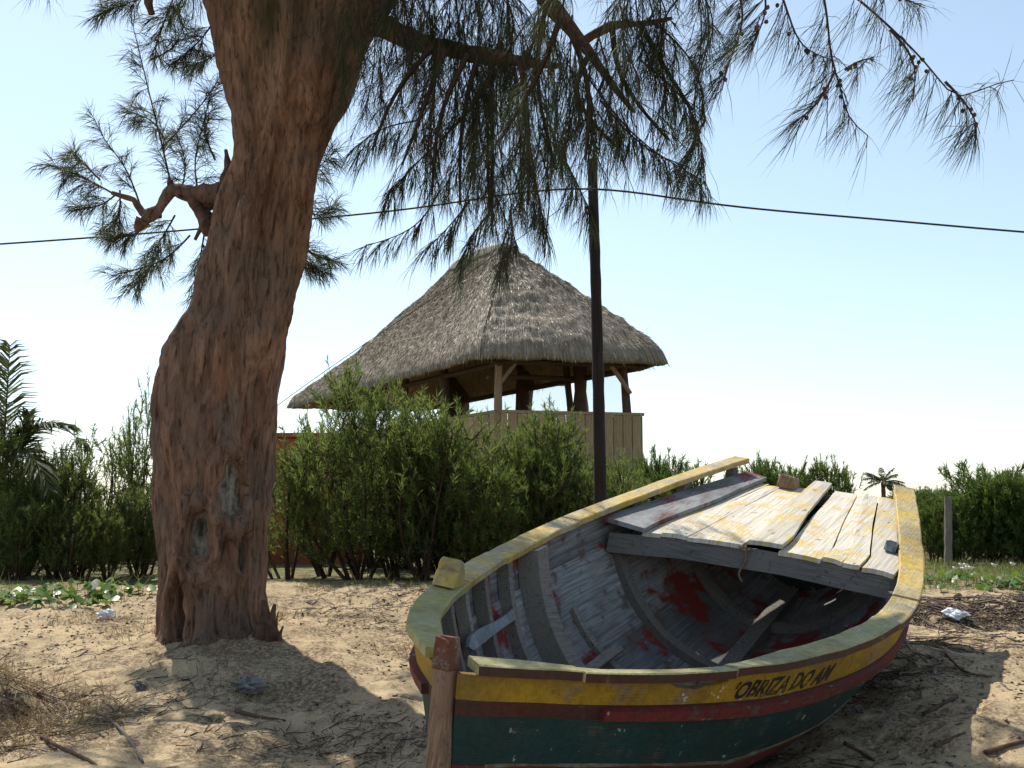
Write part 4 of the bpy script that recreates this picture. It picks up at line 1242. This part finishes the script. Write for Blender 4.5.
for nm, p0, dr, Lr, nb in (('railing', A2, fdir, np.linalg.norm(B2_ - A2), 15), ('railing', A2, ldir, 9.0, 40), ('railing', B2_, ldir, 9.0, 34)):
    out = np.array([dr[1], -dr[0]]) * (1 if dr is fdir else (-1 if p0 is A2 else 1))
    ang = math.atan2(dr[1], dr[0]); Rz = Matrix.Rotation(ang, 3, 'Z')
    c = p0 + dr * Lr / 2
    rl = MB().box(P3(c, RAIL + .03) - pav_base, (Lr + .12, .12, .06), Rz).build(nm, M['board'], pav)
    bw = Lr / nb
    bv, bf = box((bw - .012, .03, RAIL - FLOOR + .12), 1, .006)
    bme = mesh_data('board', bv @ np.array(Rz).T, bf)
    for k in range(nb):
        pos = P3(p0 + dr * (bw * (k + .5)) + out * .045, (RAIL + FLOOR) / 2 - .062) - pav_base
        o = link('board', bme, M['board'], rl, pos + np.array([0, 0, rng.uniform(-.006, .006)]))
# floor and ground-floor walls
cf = (A2 + B2_) / 2 + ldir * 4.5
Rz = Matrix.Rotation(math.atan2(ldir[1], ldir[0]), 3, 'Z')
MB().box(P3(cf, FLOOR - .08) - pav_base, (9.3, 2.9, .14), Rz).build('floor', M['board'], pav)
w0, w1 = A2 + ldir * .6, A2 + ldir * 14.6
c = (w0 + w1) / 2 + fdir * .15
MB().box(P3(c, .72) - pav_base, (13.8, .2, 1.50), Rz).build('wall', M['terracotta'], pav)
c = A2 + ldir * 10.0 + fdir * .12
MB().box(P3(c, 2.12) - pav_base, (9.0, .18, 1.1), Rz).build('wall', M['terracotta'], pav)
Rf = Matrix.Rotation(math.atan2(fdir[1], fdir[0]), 3, 'Z')
c = (A2 + B2_) / 2 + ldir * .5
MB().box(P3(c, .70) - pav_base, (2.7, .2, 1.46), Rf).build('wall', M['terracotta'], pav)
# clear weather sheets hung between the far posts
for t0, t1 in ((.55, 2.0), (2.6, 4.4), (4.9, 7.9)):
    n = 14; V = []
    for k in range(n):
        t = t0 + (t1 - t0) * k / (n - 1); p = B2_ + ldir * t
        off = .05 * math.sin(k * 1.7) + .03 * math.sin(k * .6 + t0)
        for zz in (RAIL - .05, 3.0, 3.55): V.append((p[0] + off * .8, p[1] + off * .5, zz))
    mk('weather_sheet', np.array(V) - pav_base, [[i * 3 + j, i * 3 + 3 + j, i * 3 + 4 + j, i * 3 + 1 + j] for i in range(n - 1) for j in range(2)], M['sheet'], pav, True)

# ------------------------------------------------------------------ utility pole and wires
pb = at(600, 500, 9.75); ptop = at(592, 160, 9.75)
pole_base = np.array([pb[0] + .01, 9.75, float(gz(pb[0], 9.75))])
pole = tag(empty('utility_pole', pole_base), 'dark slender wooden utility pole standing in front of the pavilion', 'pole')
gnarled('pole_shaft', [pole_base - [0, 0, .3], (pole_base + ptop) / 2 + [.01, 0, 0], ptop], [.060, .055, .048], M['pole'], pole, pole_base, 12, 5, .04, 30)
for zf in (0.0,):
    att_p = at(592, 189, 9.68)
    MB().tube([att_p - pole_base + [-.03, .07, 0], att_p - pole_base + [-.02, -.03, 0]], .008, 6).tube([att_p - pole_base + [-.02, -.03, -.025], att_p - pole_base + [-.02, -.03, .02]], [.02, .015], 8).build('insulator', M['greyplastic'], pole)
wl = [at(592, 189, 9.64), at(430, 206, 9.7), at(320, 218, 9.8), at(150, 233, 9.9), at(0, 244, 10.0), at(-300, 262, 10.2)]
V, Fc = tube(spline(wl[::-1] + [at(700, 202, 9.6), at(850, 217, 9.5), at(1024, 232, 9.4), at(1350, 252, 9.3)], 90), .0095, 6)
wire = mk('overhead_wire', V, Fc, M['cable'], None, True)
tag(wire, 'thin black overhead wire sagging across the sky past the pole', 'wire')
gw = [at(590, 188, 9.68), at(430, 300, 9.9), at(278, 405, 10.1), at(75, 548, 10.4)]
gw[-1][2] = float(gz(gw[-1][0], gw[-1][1])) - .02
V, Fc = tube(spline(gw, 24), .0036, 5)
tag(mk('guy_wire', V, Fc, M['cable'], None, True), 'faint stay wire slanting down left from the pole across the thatched roof', 'wire')

# ------------------------------------------------------------------ shrubs
def shrub_mesh(H, R, seed, ntwig=420, per=34, leaf=(.05, .095), w=.0075, stems=8, base_gap=.12):
    r = np.random.default_rng(seed)
    stem_pts, A, Bp, Rr = [], [], [], []
    for k in range(stems):
        a = r.uniform(0, 2 * math.pi); rr = R * r.uniform(.15, .85)
        b = np.array([math.cos(a) * .10 * r.random(), math.sin(a) * .10 * r.random(), -.08])
        top = np.array([math.cos(a) * rr, math.sin(a) * rr, H * r.uniform(.62, .98) * (1 - .22 * (rr / R)**2)])
        mid = (b + top) / 2 + np.array([r.normal(0, .08), r.normal(0, .08), 0]) * H - np.array([math.cos(a), math.sin(a), 0]) * rr * .15
        P = spline([b, mid, top], 12); stem_pts.append(P)
        rad = np.linspace(.022, .005, 12)
        A.append(P[:-1]); Bp.append(P[1:]); Rr.append(rad)
    SP = np.concatenate(stem_pts)
    # twigs
    n = ntwig
    sid = r.integers(0, stems, n); t = r.beta(1.25, 1.0, n) * .93 + .07
    base = np.array([stem_pts[s][int(tt * 11)] for s, tt in zip(sid, t)])
    out = r.normal(size=(n, 3)); out[:, 2] = np.abs(out[:, 2]) * .4
    rad0 = base.copy(); rad0[:, 2] = 0
    out = unit(out + unit(rad0) * .5)
    reach = R * r.uniform(.05, .55, n) * (1.15 - .6 * t)
    tb = base + out * reach[:, None]; tb[:, 2] = np.maximum(tb[:, 2], base_gap * H * r.uniform(.2, 1.6, n))
    d = unit(out * .45 + np.array([0, 0, .9]) + r.normal(0, .25, (n, 3)))
    L = r.uniform(.14, .30, n) * (H / 1.7)**.5
    te = tb + d * L[:, None]
    k = 12                                                     # long leading shoots above the crown
    si = r.integers(0, stems, k); sb = np.array([stem_pts[q][-2] for q in si]) + r.normal(0, .06, (k, 3))
    sd = unit(np.column_stack([r.normal(0, .28, k), r.normal(0, .28, k), np.ones(k)])); sl = r.uniform(.18, .42, k) * H / 1.7
    tb[:k], d[:k] = sb, sd; te[:k] = sb + sd * sl[:, None]; base[:k] = sb - sd * .1
    tw = [thin_tubes(base, tb, .004, .003), thin_tubes(tb, te, .003, .0015)]
    for a_, b_, rr in zip(A, Bp, Rr): tw.append(thin_tubes(a_, b_, rr[:-1], rr[1:]))
    u = r.random((n, per))**.8
    B0 = (tb[:, None] + (te - tb)[:, None] * u[..., None]).reshape(-1, 3)
    D0 = (d[:, None] * .95 + r.normal(0, .42, (n, per, 3))).reshape(-1, 3)
    N = len(B0)
    global rng
    keep = rng; rng = r
    Vl, Fl = ribbons(B0, D0, r.uniform(*leaf, N), r.uniform(w * .7, w * 1.2, N), r.uniform(-.1, .2, N))
    rng = keep
    Vt_, Ft_ = merge(tw)
    return mesh_data('crown', Vl, Fl), mesh_data('stems', Vt_, Ft_)


SH = [shrub_mesh(1.75, .62, 11, 330), shrub_mesh(1.95, .60, 12, 340, 38), shrub_mesh(1.55, .66, 13, 360, 30), shrub_mesh(1.7, .5, 14, 360, 30), shrub_mesh(1.5, .55, 15, 360), shrub_mesh(2.0, .7, 16, 380, 38), shrub_mesh(1.8, .45, 17, 170, 30, stems=5)]
FARSH = [shrub_mesh(1.4, .75, 21, 420, 30, (.06, .12), .011), shrub_mesh(1.5, .65, 22, 420, 30, (.06, .12), .011), shrub_mesh(1.2, .8, 23, 420, 30, (.06, .12), .011)]
SHH = [1.75, 1.95, 1.55, 1.7, 1.5, 2.0, 1.8]


def shrub(meshes, x, y, sc, rz, label, group, leafm, name='hedge_shrub', sxy=1.0):
    o = tag(empty(name, (x, y, float(gz(x, y)))), label, 'shrub', group)
    o.rotation_euler = (0, 0, rz); o.scale = (sc * sxy, sc * sxy, sc)
    link('crown', meshes[0], leafm, o); link('stems', meshes[1], M['twig'], o)
    return o


ORD = ['first', 'second', 'third', 'fourth', 'fifth', 'sixth', 'seventh', 'eighth', 'ninth', 'tenth', 'eleventh', 'twelfth', 'thirteenth', 'fourteenth']
# front row of the hedge between the trunk and the boat: (px centre, px top, depth)
hedge = [(288, 420, 10.6), (326, 394, 10.9), (360, 374, 10.5), (394, 384, 10.8), (420, 408, 10.4), (448, 424, 10.7), (476, 440, 10.4), (506, 448, 10.7), (538, 410, 10.9), (562, 420, 10.6), (596, 456, 10.5), (624, 462, 11.0)]
for k, (px, py, Y) in enumerate(hedge):
    x = (px - 512) / 1050 * Y; ht = at(px, py, Y)[2] - float(gz(x, Y)); v = [6, 6, 5, 1, 2, 0, 4, 2, 1, 5, 4, 3][k]
    shrub(SH[v], x, Y, ht / SHH[v] * 1.07, k * 1.9, f'feathery green hedge shrub behind the boat, {ORD[k]} counting right from the big trunk', 'hedge behind the boat', M['shrub'])
for k, (px, py, Y) in enumerate([(378, 400, 12.4), (408, 425, 12.2), (462, 452, 12.5), (495, 458, 12.2), (528, 440, 12.4), (556, 440, 12.3), (585, 468, 12.2), (440, 444, 12.0), (612, 476, 12.4)]):
    x = (px - 512) / 1050 * Y; ht = at(px, py, Y)[2] - float(gz(x, Y)); v = (k * 2 + 1) % 6
    shrub(SH[v], x, Y, ht / SHH[v], k * 2.3 + 1, f'shrub in the back row of the hedge, {ORD[k]} counting right from the trunk, mostly hidden', 'back row of the hedge', M['shrub'])
lh = [(8, 440, 10.6), (34, 452, 10.9), (62, 462, 10.5), (88, 448, 10.8), (112, 505, 10.4), (140, 495, 10.6), (24, 500, 10.1), (74, 510, 10.1), (150, 404, 11.2)]
ll = ['tall dark shrub at the left edge of the photo under the palm fronds', 'dense green shrub just right of the palm at the left edge', 'green shrub midway between the left edge and the trunk', 'loose shrub with wispy pointed top left of the trunk',
      'low green shrub with sky gap above, left of the trunk', 'low green shrub touching the left side of the big trunk', 'small shrub in front at the far left behind the vines', 'small front shrub behind the middle of the green vines', 'tall thin shrub peeking out left of the trunk bulge']
for k, (px, py, Y) in enumerate(lh):
    x = (px - 512) / 1050 * Y; ht = at(px, py, Y)[2] - float(gz(x, Y)); v = [5, 0, 2, 3, 4, 2, 4, 2, 3][k]
    shrub(SH[v], x, Y, ht / SHH[v] * 1.14, k * 1.3, ll[k], 'shrubs left of the trunk', M['shrub'], sxy=.6 if k == 8 else 1.0)
for k, (px, py, Y) in enumerate([(15, 470, 12.2), (52, 480, 12.4), (92, 490, 12.2), (185, 480, 11.5), (225, 470, 11.5)]):
    x = (px - 512) / 1050 * Y; ht = at(px, py, Y)[2] - float(gz(x, Y)); v = (k * 2 + 3) % 6
    shrub(SH[v], x, Y, ht / SHH[v], k * 2.1, f'half hidden shrub behind the left-hand shrubs or trunk, {ORD[k]} from the left edge', 'back row at left', M['shrub'])
rl_ = [(928, 500, 14.2), (958, 482, 14.0), (986, 466, 14.3), (1012, 474, 14.0), (1040, 476, 14.2)]
for k, (px, py, Y) in enumerate(rl_):
    x = (px - 512) / 1050 * Y; ht = at(px, py, Y)[2] - float(gz(x, Y)); v = k % 3
    shrub(FARSH[v], x, Y, ht / (1.4, 1.5, 1.2)[v] * 1.03, k * 1.7, f'dense green shrub at the right edge, {ORD[k]} counting from the boat', 'thicket at the right edge', M['shrub_far'])
for k, (px, py, Y) in enumerate([(945, 510, 15.3), (975, 490, 15.4), (1005, 490, 15.4), (1030, 490, 15.5)]):
    x = (px - 512) / 1050 * Y; ht = at(px, py, Y)[2] - float(gz(x, Y)); v = (k + 1) % 3
    shrub(FARSH[v], x, Y, ht / (1.4, 1.5, 1.2)[v], k * 2.7, f'half hidden shrub behind the right-edge thicket, {ORD[k]} counting from the boat', 'back of the thicket at right', M['shrub_far'])
fl_ = [(655, 442, 16.5, 'small bush just right of the pavilion boards'), (676, 462, 16.0, 'low bush behind the yellow far rail of the boat'), (762, 456, 17.0, 'round bush above the middle of the boat deck'), (788, 462, 17.5, 'small bush behind the rudder block of the boat'), (830, 450, 17.0, 'taller bush left of the distant palm')]
for k, (px, py, Y, lb) in enumerate(fl_):
    x = (px - 512) / 1050 * Y; ht = at(px, py, Y)[2] - float(gz(x, Y)); v = [1, 2, 0, 2, 1][k]
    shrub(FARSH[v], x, Y, ht / (1.4, 1.5, 1.2)[v], k * 1.1, lb, 'bushes beyond the boat', M['shrub_far'], 'bush', .62 if k in (0, 4) else .75)
for k, (px, py, Y) in enumerate([(905, 488, 36), (925, 484, 40), (560, 480, 32)]):
    x = (px - 512) / 1050 * Y; ht = at(px, py, Y)[2] - float(gz(x, Y)); v = k % 3
    shrub(FARSH[v], x, Y, ht / (1.4, 1.5, 1.2)[v], k * 1.4, ['distant low bush on the skyline just right of the yellow stern rail', 'distant low bush between the stern rail and the grey post', 'distant low bush on the skyline behind the pole'][k], 'bushes on the skyline', M['shrub_far'], 'bush', 1.4)

# ------------------------------------------------------------------ palms
def frond(path, nleaf=40, ll=.42, w=.020, droop=.5, mat='palm', r0=.014, vee=.5):
    P = spline(path, 24); T = unit(np.gradient(P, axis=0))
    parts = [thin_tubes(P[:-1], P[1:], np.linspace(r0, .003, 23), np.linspace(r0, .003, 24)[1:])]
    u = np.linspace(.14, .99, nleaf); f = u * 23; i = np.minimum(f.astype(int), 22)
    base = P[i] + (P[i + 1] - P[i]) * (f - i)[:, None]; t = T[i]
    side = unit(np.cross(t, np.array([0, 0, 1.0]) + 1e-3)); upv = np.cross(side, t)
    for sg in (-1, 1):
        d = unit(t * 1.0 + side * sg * .62 + upv * vee * .6 + rng.normal(0, .12, (nleaf, 3)))
        Ln = ll * np.sin(np.pi * (.12 + .80 * u))**.7 * rng.uniform(.85, 1.1, nleaf)
        parts.append(ribbons(base, d, Ln, w, droop))
    return merge(parts)


def palm(name, label, base, fronds, trunk=None, cat='palm', nleaf=40, ll=.42, w=.02, droop=.5, mat='palm'):
    o = tag(empty(name, base), label, cat)
    for p in fronds:
        dry = isinstance(p, tuple)
        V, Fs = frond(p[0] if dry else p, nleaf, ll, w, droop)
        mk('frond', V - base, Fs, M['palm_dry' if dry else mat], o)
    if trunk is not None: gnarled('trunk', trunk[0], trunk[1], M['limb'], o, base, 9, 3, .08)
    return o


pbx = at(4, 560, 10.9); pbase = np.array([pbx[0], 10.9, float(gz(pbx[0], 10.9))])
crownp = at(2, 470, 10.9)
palm('palm_plant', 'young palm with dark feathery fronds at the left edge', pbase,
     [[crownp, at(6, 410, 10.9), at(10, 345, 10.8)], [crownp, at(18, 440, 10.9), at(42, 424, 10.8), at(68, 426, 10.7)], [crownp, at(-20, 420, 10.9), at(-50, 400, 10.9)], [crownp, at(16, 452, 10.6), at(36, 462, 10.3), at(50, 490, 10.1)],
      [crownp, at(-16, 400, 11.1), at(-14, 350, 11.3)], [crownp, at(22, 436, 11.1), at(30, 415, 11.1)]],
     ([pbase - [0, 0, .1], (pbase + crownp) / 2, crownp], [.07, .06, .045]), 'palm', 64, .42, .024, .35)
b2 = at(62, 560, 11.6); b2 = np.array([b2[0], 11.6, float(gz(b2[0], 11.6))]); c2 = at(58, 500, 11.6)
palm('palm_plant', 'small palm with a drooping bent frond tip left of the trunk', b2,
     [[c2, at(66, 462, 11.6), at(78, 438, 11.5), at(90, 452, 11.4)], [c2, at(50, 470, 11.6), at(36, 440, 11.6)], ([at(110, 505, 11.6), at(118, 492, 11.6), at(130, 488, 11.6), at(142, 492, 11.5)],), [c2, at(84, 480, 11.6), at(98, 492, 11.6)]],
     ([b2 - [0, 0, .1], (b2 + c2) / 2, c2], [.05, .05, .04]), 'palm', 44, .28, .022, .8)
far = at(883, 482, 90.0); fb_ = np.array([far[0], 90.0, float(gz(far[0], 90.0))])
fr_ = []
for k in range(19):
    a = k * 2.399; e = rng.uniform(-.3, 1.2)
    d = np.array([math.cos(a) * math.cos(e), math.sin(a) * math.cos(e), math.sin(e)])
    fr_.append([far, far + d * 1.0, far + d * 1.75 + np.array([0, 0, -.3])])
palm('palm_tree', 'distant lone palm on the skyline behind the yellow stern rail', fb_, fr_, ([fb_ - [0, 0, .3], (fb_ + far) / 2, far], [.22, .18, .18]), 'palm tree', 30, .6, .075, .6)

# ------------------------------------------------------------------ small things beyond the crest
p0 = at(947, 565, 13.2); p1 = at(948, 497, 13.2)
V, Fc = tube(spline([[p0[0], 13.2, float(gz(p0[0], 13.2)) - .25], (p0 + p1) / 2 + [.008, 0, 0], p1], 12), np.linspace(.052, .046, 12), 9)
V += rng.normal(0, .0025, V.shape)
tag(mk('fence_post', V, Fc, M['greypost'], None), 'grey weathered wooden post in front of the right-hand shrubs', 'post')
fb2 = tag(empty('low_fence', (at(112, 550, 13.4)[0], 13.4, 0.0)), 'low pale board fence showing through the shrubs left of the trunk', 'fence')
for zz, hh in ((.26, .09), (.10, .08)): MB().box((0, 0, zz), (1.1, .03, hh), None, 1, .003).build('rail', M['greypost'], fb2)
for xx in (-.5, .0, .5): MB().box((xx, .035, .15), (.07, .05, .42)).build('post', M['greypost'], fb2)

gwx = at(300, 500, 13.6)[0]
gwl = tag(empty('garden_wall', (gwx, 13.6, float(gz(gwx, 13.6)))), 'terracotta orange wall glimpsed through the hedge right of the big trunk', 'wall')
MB().box((0, 0, .78), (1.75, .18, 1.66)).build('wall_panel', M['terracotta'], gwl)
MB().box((0, 0, 1.64), (1.85, .24, .06)).build('coping', M['terracotta'], gwl)

# ------------------------------------------------------------------ ground cover, litter
def on_ground(x, y, dz=0.0): return np.stack([x, y, gz(x, y) + dz], -1)


def leaf_patch(n, xr_, yr_, size, seed, dens=None):
    r = np.random.default_rng(seed)
    x = r.uniform(*xr_, n); y = r.uniform(*yr_, n)
    if dens is not None:
        k = dens(x, y) > r.random(n); x, y = x[k], y[k]
    n = len(x); c = on_ground(x, y, 0) + np.stack([0 * x, 0 * x, r.uniform(.02, .09, n)], -1)
    a = r.uniform(0, 2 * math.pi, n); tilt = r.uniform(.1, .9, n)
    f = np.stack([np.cos(a), np.sin(a), 0 * a], -1); s = np.stack([-np.sin(a), np.cos(a), 0 * a], -1)
    upv = np.array([0, 0, 1.0]); f2 = f * np.cos(tilt)[:, None] + upv * np.sin(tilt)[:, None]
    nn = np.cross(f2, s) * -1
    L = r.uniform(*size, n)[:, None]
    pts = [(-.5, 0, 0), (-.3, .36, .10), (.1, .46, .13), (.42, .22, .08), (.5, 0, 0), (.42, -.22, .08), (.1, -.46, .13), (-.3, -.36, .10)]
    V = np.stack([c + f2 * L * a_ + s * L * b_ + nn * L * c_ * 1.0 for a_, b_, c_ in pts], 1).reshape(-1, 3)
    i = np.arange(n)[:, None] * 8
    st_a = on_ground(x, y, -.01)
    return V, [np.concatenate([i + np.array([[0, 1, 2, 3]]), i + np.array([[0, 3, 4, 5]]), i + np.array([[0, 5, 6, 7]])])], thin_tubes(st_a, c, .003, .002)


band = lambda x, y: np.clip(1.2 - np.abs(y - 8.55) / .45, 0, 1) * np.clip(.85 + 1.1 * noise3(x * 2.7, y * 2.4, 0, 3), 0, 1)
Vv, Fv, stv = leaf_patch(1300, (-5.2, -2.55), (7.9, 9.2), (.05, .11), 5, band)
V, Fs = merge([(Vv, Fv), stv])
tag(mk('vine_cover', V, Fs, M['vine'], None, True), 'broad green creeping vine leaves on the sand left of the trunk', 'ground cover', kind='stuff')
band2 = lambda x, y: np.clip(1.1 - np.abs(y - 9.7) / .7, 0, 1) * np.clip(.6 + 1.3 * noise3(x * 1.3, y * 1.5, 0, 4), 0, 1)
Vv, Fv, stv = leaf_patch(1900, (3.4, 7.2), (8.9, 10.8), (.05, .10), 6, band2)
V, Fs = merge([(Vv, Fv), stv])
tag(mk('vine_cover', V, Fs, M['vine'], None, True), 'bright green creeping plants on the bank right of the boat', 'ground cover', kind='stuff')


def blades(n, xr_, yr_, ln, w, seed, dens=None, lean=.45, droop=.4):
    r = np.random.default_rng(seed)
    x = r.uniform(*xr_, n); y = r.uniform(*yr_, n)
    if dens is not None:
        k = dens(x, y) > r.random(n); x, y = x[k], y[k]
    n = len(x)
    d = np.stack([r.normal(0, lean, n), r.normal(0, lean, n), np.ones(n)], -1)
    return ribbons(on_ground(x, y, -.01), d, r.uniform(*ln, n), w, r.uniform(.0, droop, n))


gd = lambda x, y: np.clip(.55 + 1.0 * noise3(x * .9, y * .9, 0, 14), .08, 1)
V, Fs = merge([blades(26000, (3.0, 9.5), (9.2, 14.5), (.06, .20), .006, 31, gd), blades(2500, (-6, 2.5), (9.0, 10.8), (.05, .22), .006, 32, lambda x, y: gd(x, y) * .8)])
tag(mk('grass', V, Fs, M['grass'], None), 'short green grass on the flat ground behind the boat and hedge', 'grass', kind='stuff')
# white blossoms in the grass at right
r = np.random.default_rng(3); mbv, mbf = [], []
for k in range(34):
    x = r.uniform(3.9, 6.6); y = r.uniform(9.2, 10.8); c = on_ground(np.array(x), np.array(y), r.uniform(.07, .14))
    V, Fc = tube([c, c + [0, 0, .012], c + [.004, 0, .03]], [.004, .018, .030], 7)
    mbv.append((V, Fc))
mb = MB()
for V, Fc in mbv: mb.add(V, Fc)
tag(mb.build('white_blossoms', M['petal'], None, True), 'tiny white blossoms scattered in the grass right of the boat', 'flowers', kind='stuff')
# dry grass: hummock on the left, wisps on the slope
hum = lambda x, y: np.clip(1.15 - np.sqrt(((x + 3.0) / 1.0)**2 + ((y - 5.5) / .75)**2), 0, 1)**.8
tuft = lambda x, y: np.clip(2.6 * (noise3(x * 2.3, y * 2.3, 0, 19) - .36), 0, 1)
V, Fs = merge([blades(26000, (-4.0, -1.9), (4.4, 6.4), (.05, .20), .0035, 41, hum, .9, .8), blades(30000, (-4.5, 1.0), (5.2, 9.3), (.03, .15), .0032, 42, tuft, .6, .7), blades(5000, (2.4, 5.2), (7.0, 9.2), (.05, .18), .0035, 43, tuft, .9, .9)])
tag(mk('dry_grass', V, Fs, M['dry'], None), 'wispy dry brown grass scattered over the sand slope', 'grass', kind='stuff')


def sticks(n, xr_, yr_, ln, rad, seed, dens=None):
    r = np.random.default_rng(seed)
    x = r.uniform(*xr_, n); y = r.uniform(*yr_, n)
    if dens is not None:
        k = dens(x, y) > r.random(n); x, y = x[k], y[k]
    n = len(x); a = r.uniform(0, math.pi, n); L = r.uniform(*ln, n)
    dx, dy = np.cos(a) * L / 2, np.sin(a) * L / 2
    bx, by = r.normal(0, .12, n) * L, r.normal(0, .12, n) * L
    R = r.uniform(*rad, n)
    p0 = on_ground(x - dx, y - dy) + np.stack([0 * x, 0 * x, R], -1); p2 = on_ground(x + dx, y + dy) + np.stack([0 * x, 0 * x, R * .6 + r.uniform(0, .02, n)], -1)
    p1 = on_ground(x + bx, y + by) + np.stack([0 * x, 0 * x, R * 1.5], -1)
    p1[:, 2] = np.maximum(p1[:, 2], (p0[:, 2] + p2[:, 2]) / 2)
    return merge([thin_tubes(p0, p1, R, R * .85), thin_tubes(p1, p2, R * .85, R * .4)])


rt = lambda x, y: np.clip(.35 + 1.3 * noise3(x * 1.6, y * 1.6, 0, 23), 0, 1) * np.where(y > 7.6, 1, .8)
ltd = lambda x, y: np.clip(.15 + 1.2 * noise3(x * 1.5, y * 1.5, 0, 29), 0, 1)
V, Fs = merge([sticks(6000, (1.0, 4.6), (4.2, 8.9), (.05, .26), (.002, .006), 51, rt), sticks(6000, (-4, 1.2), (4.4, 9.2), (.03, .14), (.0015, .004), 52, ltd), sticks(1500, (2.0, 4.8), (7.8, 8.9), (.08, .35), (.003, .008), 53), sticks(1800, (-4, -2.0), (4.6, 6.2), (.08, .3), (.002, .005), 54, hum)])
tag(mk('twig_litter', V, Fs, M['litter'], None), 'brown twigs and needle litter strewn over the sand', 'litter', kind='stuff')
# bark flakes and crumbs
r = np.random.default_rng(61); n = 24000
x = np.r_[r.uniform(-4, 1, n // 2), r.uniform(1, 4.6, n // 2)]; y = r.uniform(4.3, 9.0, n)
k = np.clip(.15 + 1.2 * noise3(x * 1.3, y * 1.3, 0, 33), 0, 1) > r.random(n); x, y = x[k], y[k]; n = len(x)
c = on_ground(x, y, .004); S = r.uniform(.003, .015, n)[:, None]
V = np.stack([c + r.normal(0, 1, (n, 3)) * S * [.8, .8, .3] for _ in range(4)], 1).reshape(-1, 3); i = np.arange(n)[:, None] * 4
tag(mk('leaf_crumbs', V, [np.concatenate([i + np.array([[0, 1, 2]]), i + np.array([[0, 2, 3]]), i + np.array([[0, 3, 1]]), i + np.array([[1, 3, 2]])])], M['litter'], None), 'dark crumbs of bark and leaf debris on the sand', 'litter', kind='stuff')


def ground_path(pts, lift=.008):
    out = []
    for px, py in pts:
        lo, hi = 3.0, 30.0                                     # walk the view ray down to the sand
        Ys = np.linspace(lo, hi, 3000); Q = np.array([at(px, py, Y) for Y in (1.0,)])[0]; d = (Q - CAM)
        P = CAM + d[None] * Ys[:, None]; below = P[:, 2] < gz(P[:, 0], P[:, 1])
        i = int(np.argmax(below)) if below.any() else 0
        out.append(P[i] + [0, 0, lift])
    return np.array(out)


for pts, r0, mat, lb in (([(97, 714), (118, 728), (132, 746), (143, 764)], .010, 'greypost', 'long pale bare stick lying on the lit sand at lower left'),
                         ([(42, 738), (66, 752), (92, 764), (106, 775)], .011, 'limb', 'dark curved twig in the dry grass at the bottom left'),
                         ([(235, 712), (258, 718), (285, 722)], .012, 'limb', 'short brown stick at the edge of the trunk shadow'),
                         ([(935, 748), (950, 742), (965, 735)], .013, 'limb', 'dark branch piece at the shadow edge lower right'),
                         ([(924, 716), (942, 706), (958, 698)], .012, 'limb', 'dark stick in the boat shadow right of the hull'),
                         ([(845, 745), (862, 755), (874, 762)], .011, 'limb', 'dark stick in the shade below the painted boat name'),
                         ([(946, 655), (958, 668), (974, 676), (992, 678)], .008, 'limb', 'thin curved twig across the shaded sand near the white bag'),
                         ([(985, 755), (1005, 748), (1030, 742)], .012, 'limb', 'rough brown branch at the lower right corner')):
    P = spline(ground_path(pts), 12)
    V, Fc = tube(P, np.linspace(r0, r0 * .5, 12), 7); V = V + rng.normal(0, r0 * .08, V.shape)
    tag(mk('dry_stick', V, Fc, M[mat], None, True), lb, 'stick')


def crumpled(name, px, py, size, mat, label, cat, seed, flat=.45):
    c = ground_path([(px, py)], 0)[0]
    r = np.random.default_rng(seed); n, k = 22, 14; V = []
    for i in range(k):
        ph = math.pi * (i + .5) / k
        for j in range(n):
            t = 2 * math.pi * j / n
            d = np.array([math.sin(ph) * math.cos(t), math.sin(ph) * math.sin(t), math.cos(ph)])
            q = 1 + .55 * float(fbm(d[0] * 2.2 + seed, d[1] * 2.2, d[2] * 2.2, 3, seed)) + .18 * abs(float(noise3(d[0] * 7, d[1] * 7, d[2] * 7, seed)))
            V.append(d * q * [size, size * .7, size * flat])
    V = np.array(V); V[:, 2] -= V[:, 2].min() * .8
    Fc = [[i * n + j, i * n + (j + 1) % n, (i + 1) * n + (j + 1) % n, (i + 1) * n + j] for i in range(k - 1) for j in range(n)] + [list(range(n)), [(k - 1) * n + j for j in range(n)]]
    o = mk(name, V, Fc, M[mat], None, False, loc=c)
    tag(o, label, cat); return o


crumpled('plastic_bag', 957, 620, .085, 'plastic', 'crumpled white plastic bag in the shadow right of the boat', 'bag', 4)
crumpled('plastic_bag', 106, 619, .05, 'plastic', 'small white plastic scrap beside the vines left of the trunk', 'plastic scrap', 9, .6)
crumpled('plastic_scrap', 248, 693, .085, 'greyplastic', 'dull grey plastic scrap in the trunk shadow', 'plastic scrap', 13, .4)
crumpled('charred_lump', 140, 690, .035, 'greyplastic', 'small dark grey lump of debris on the lit sand', 'debris', 17, .6)
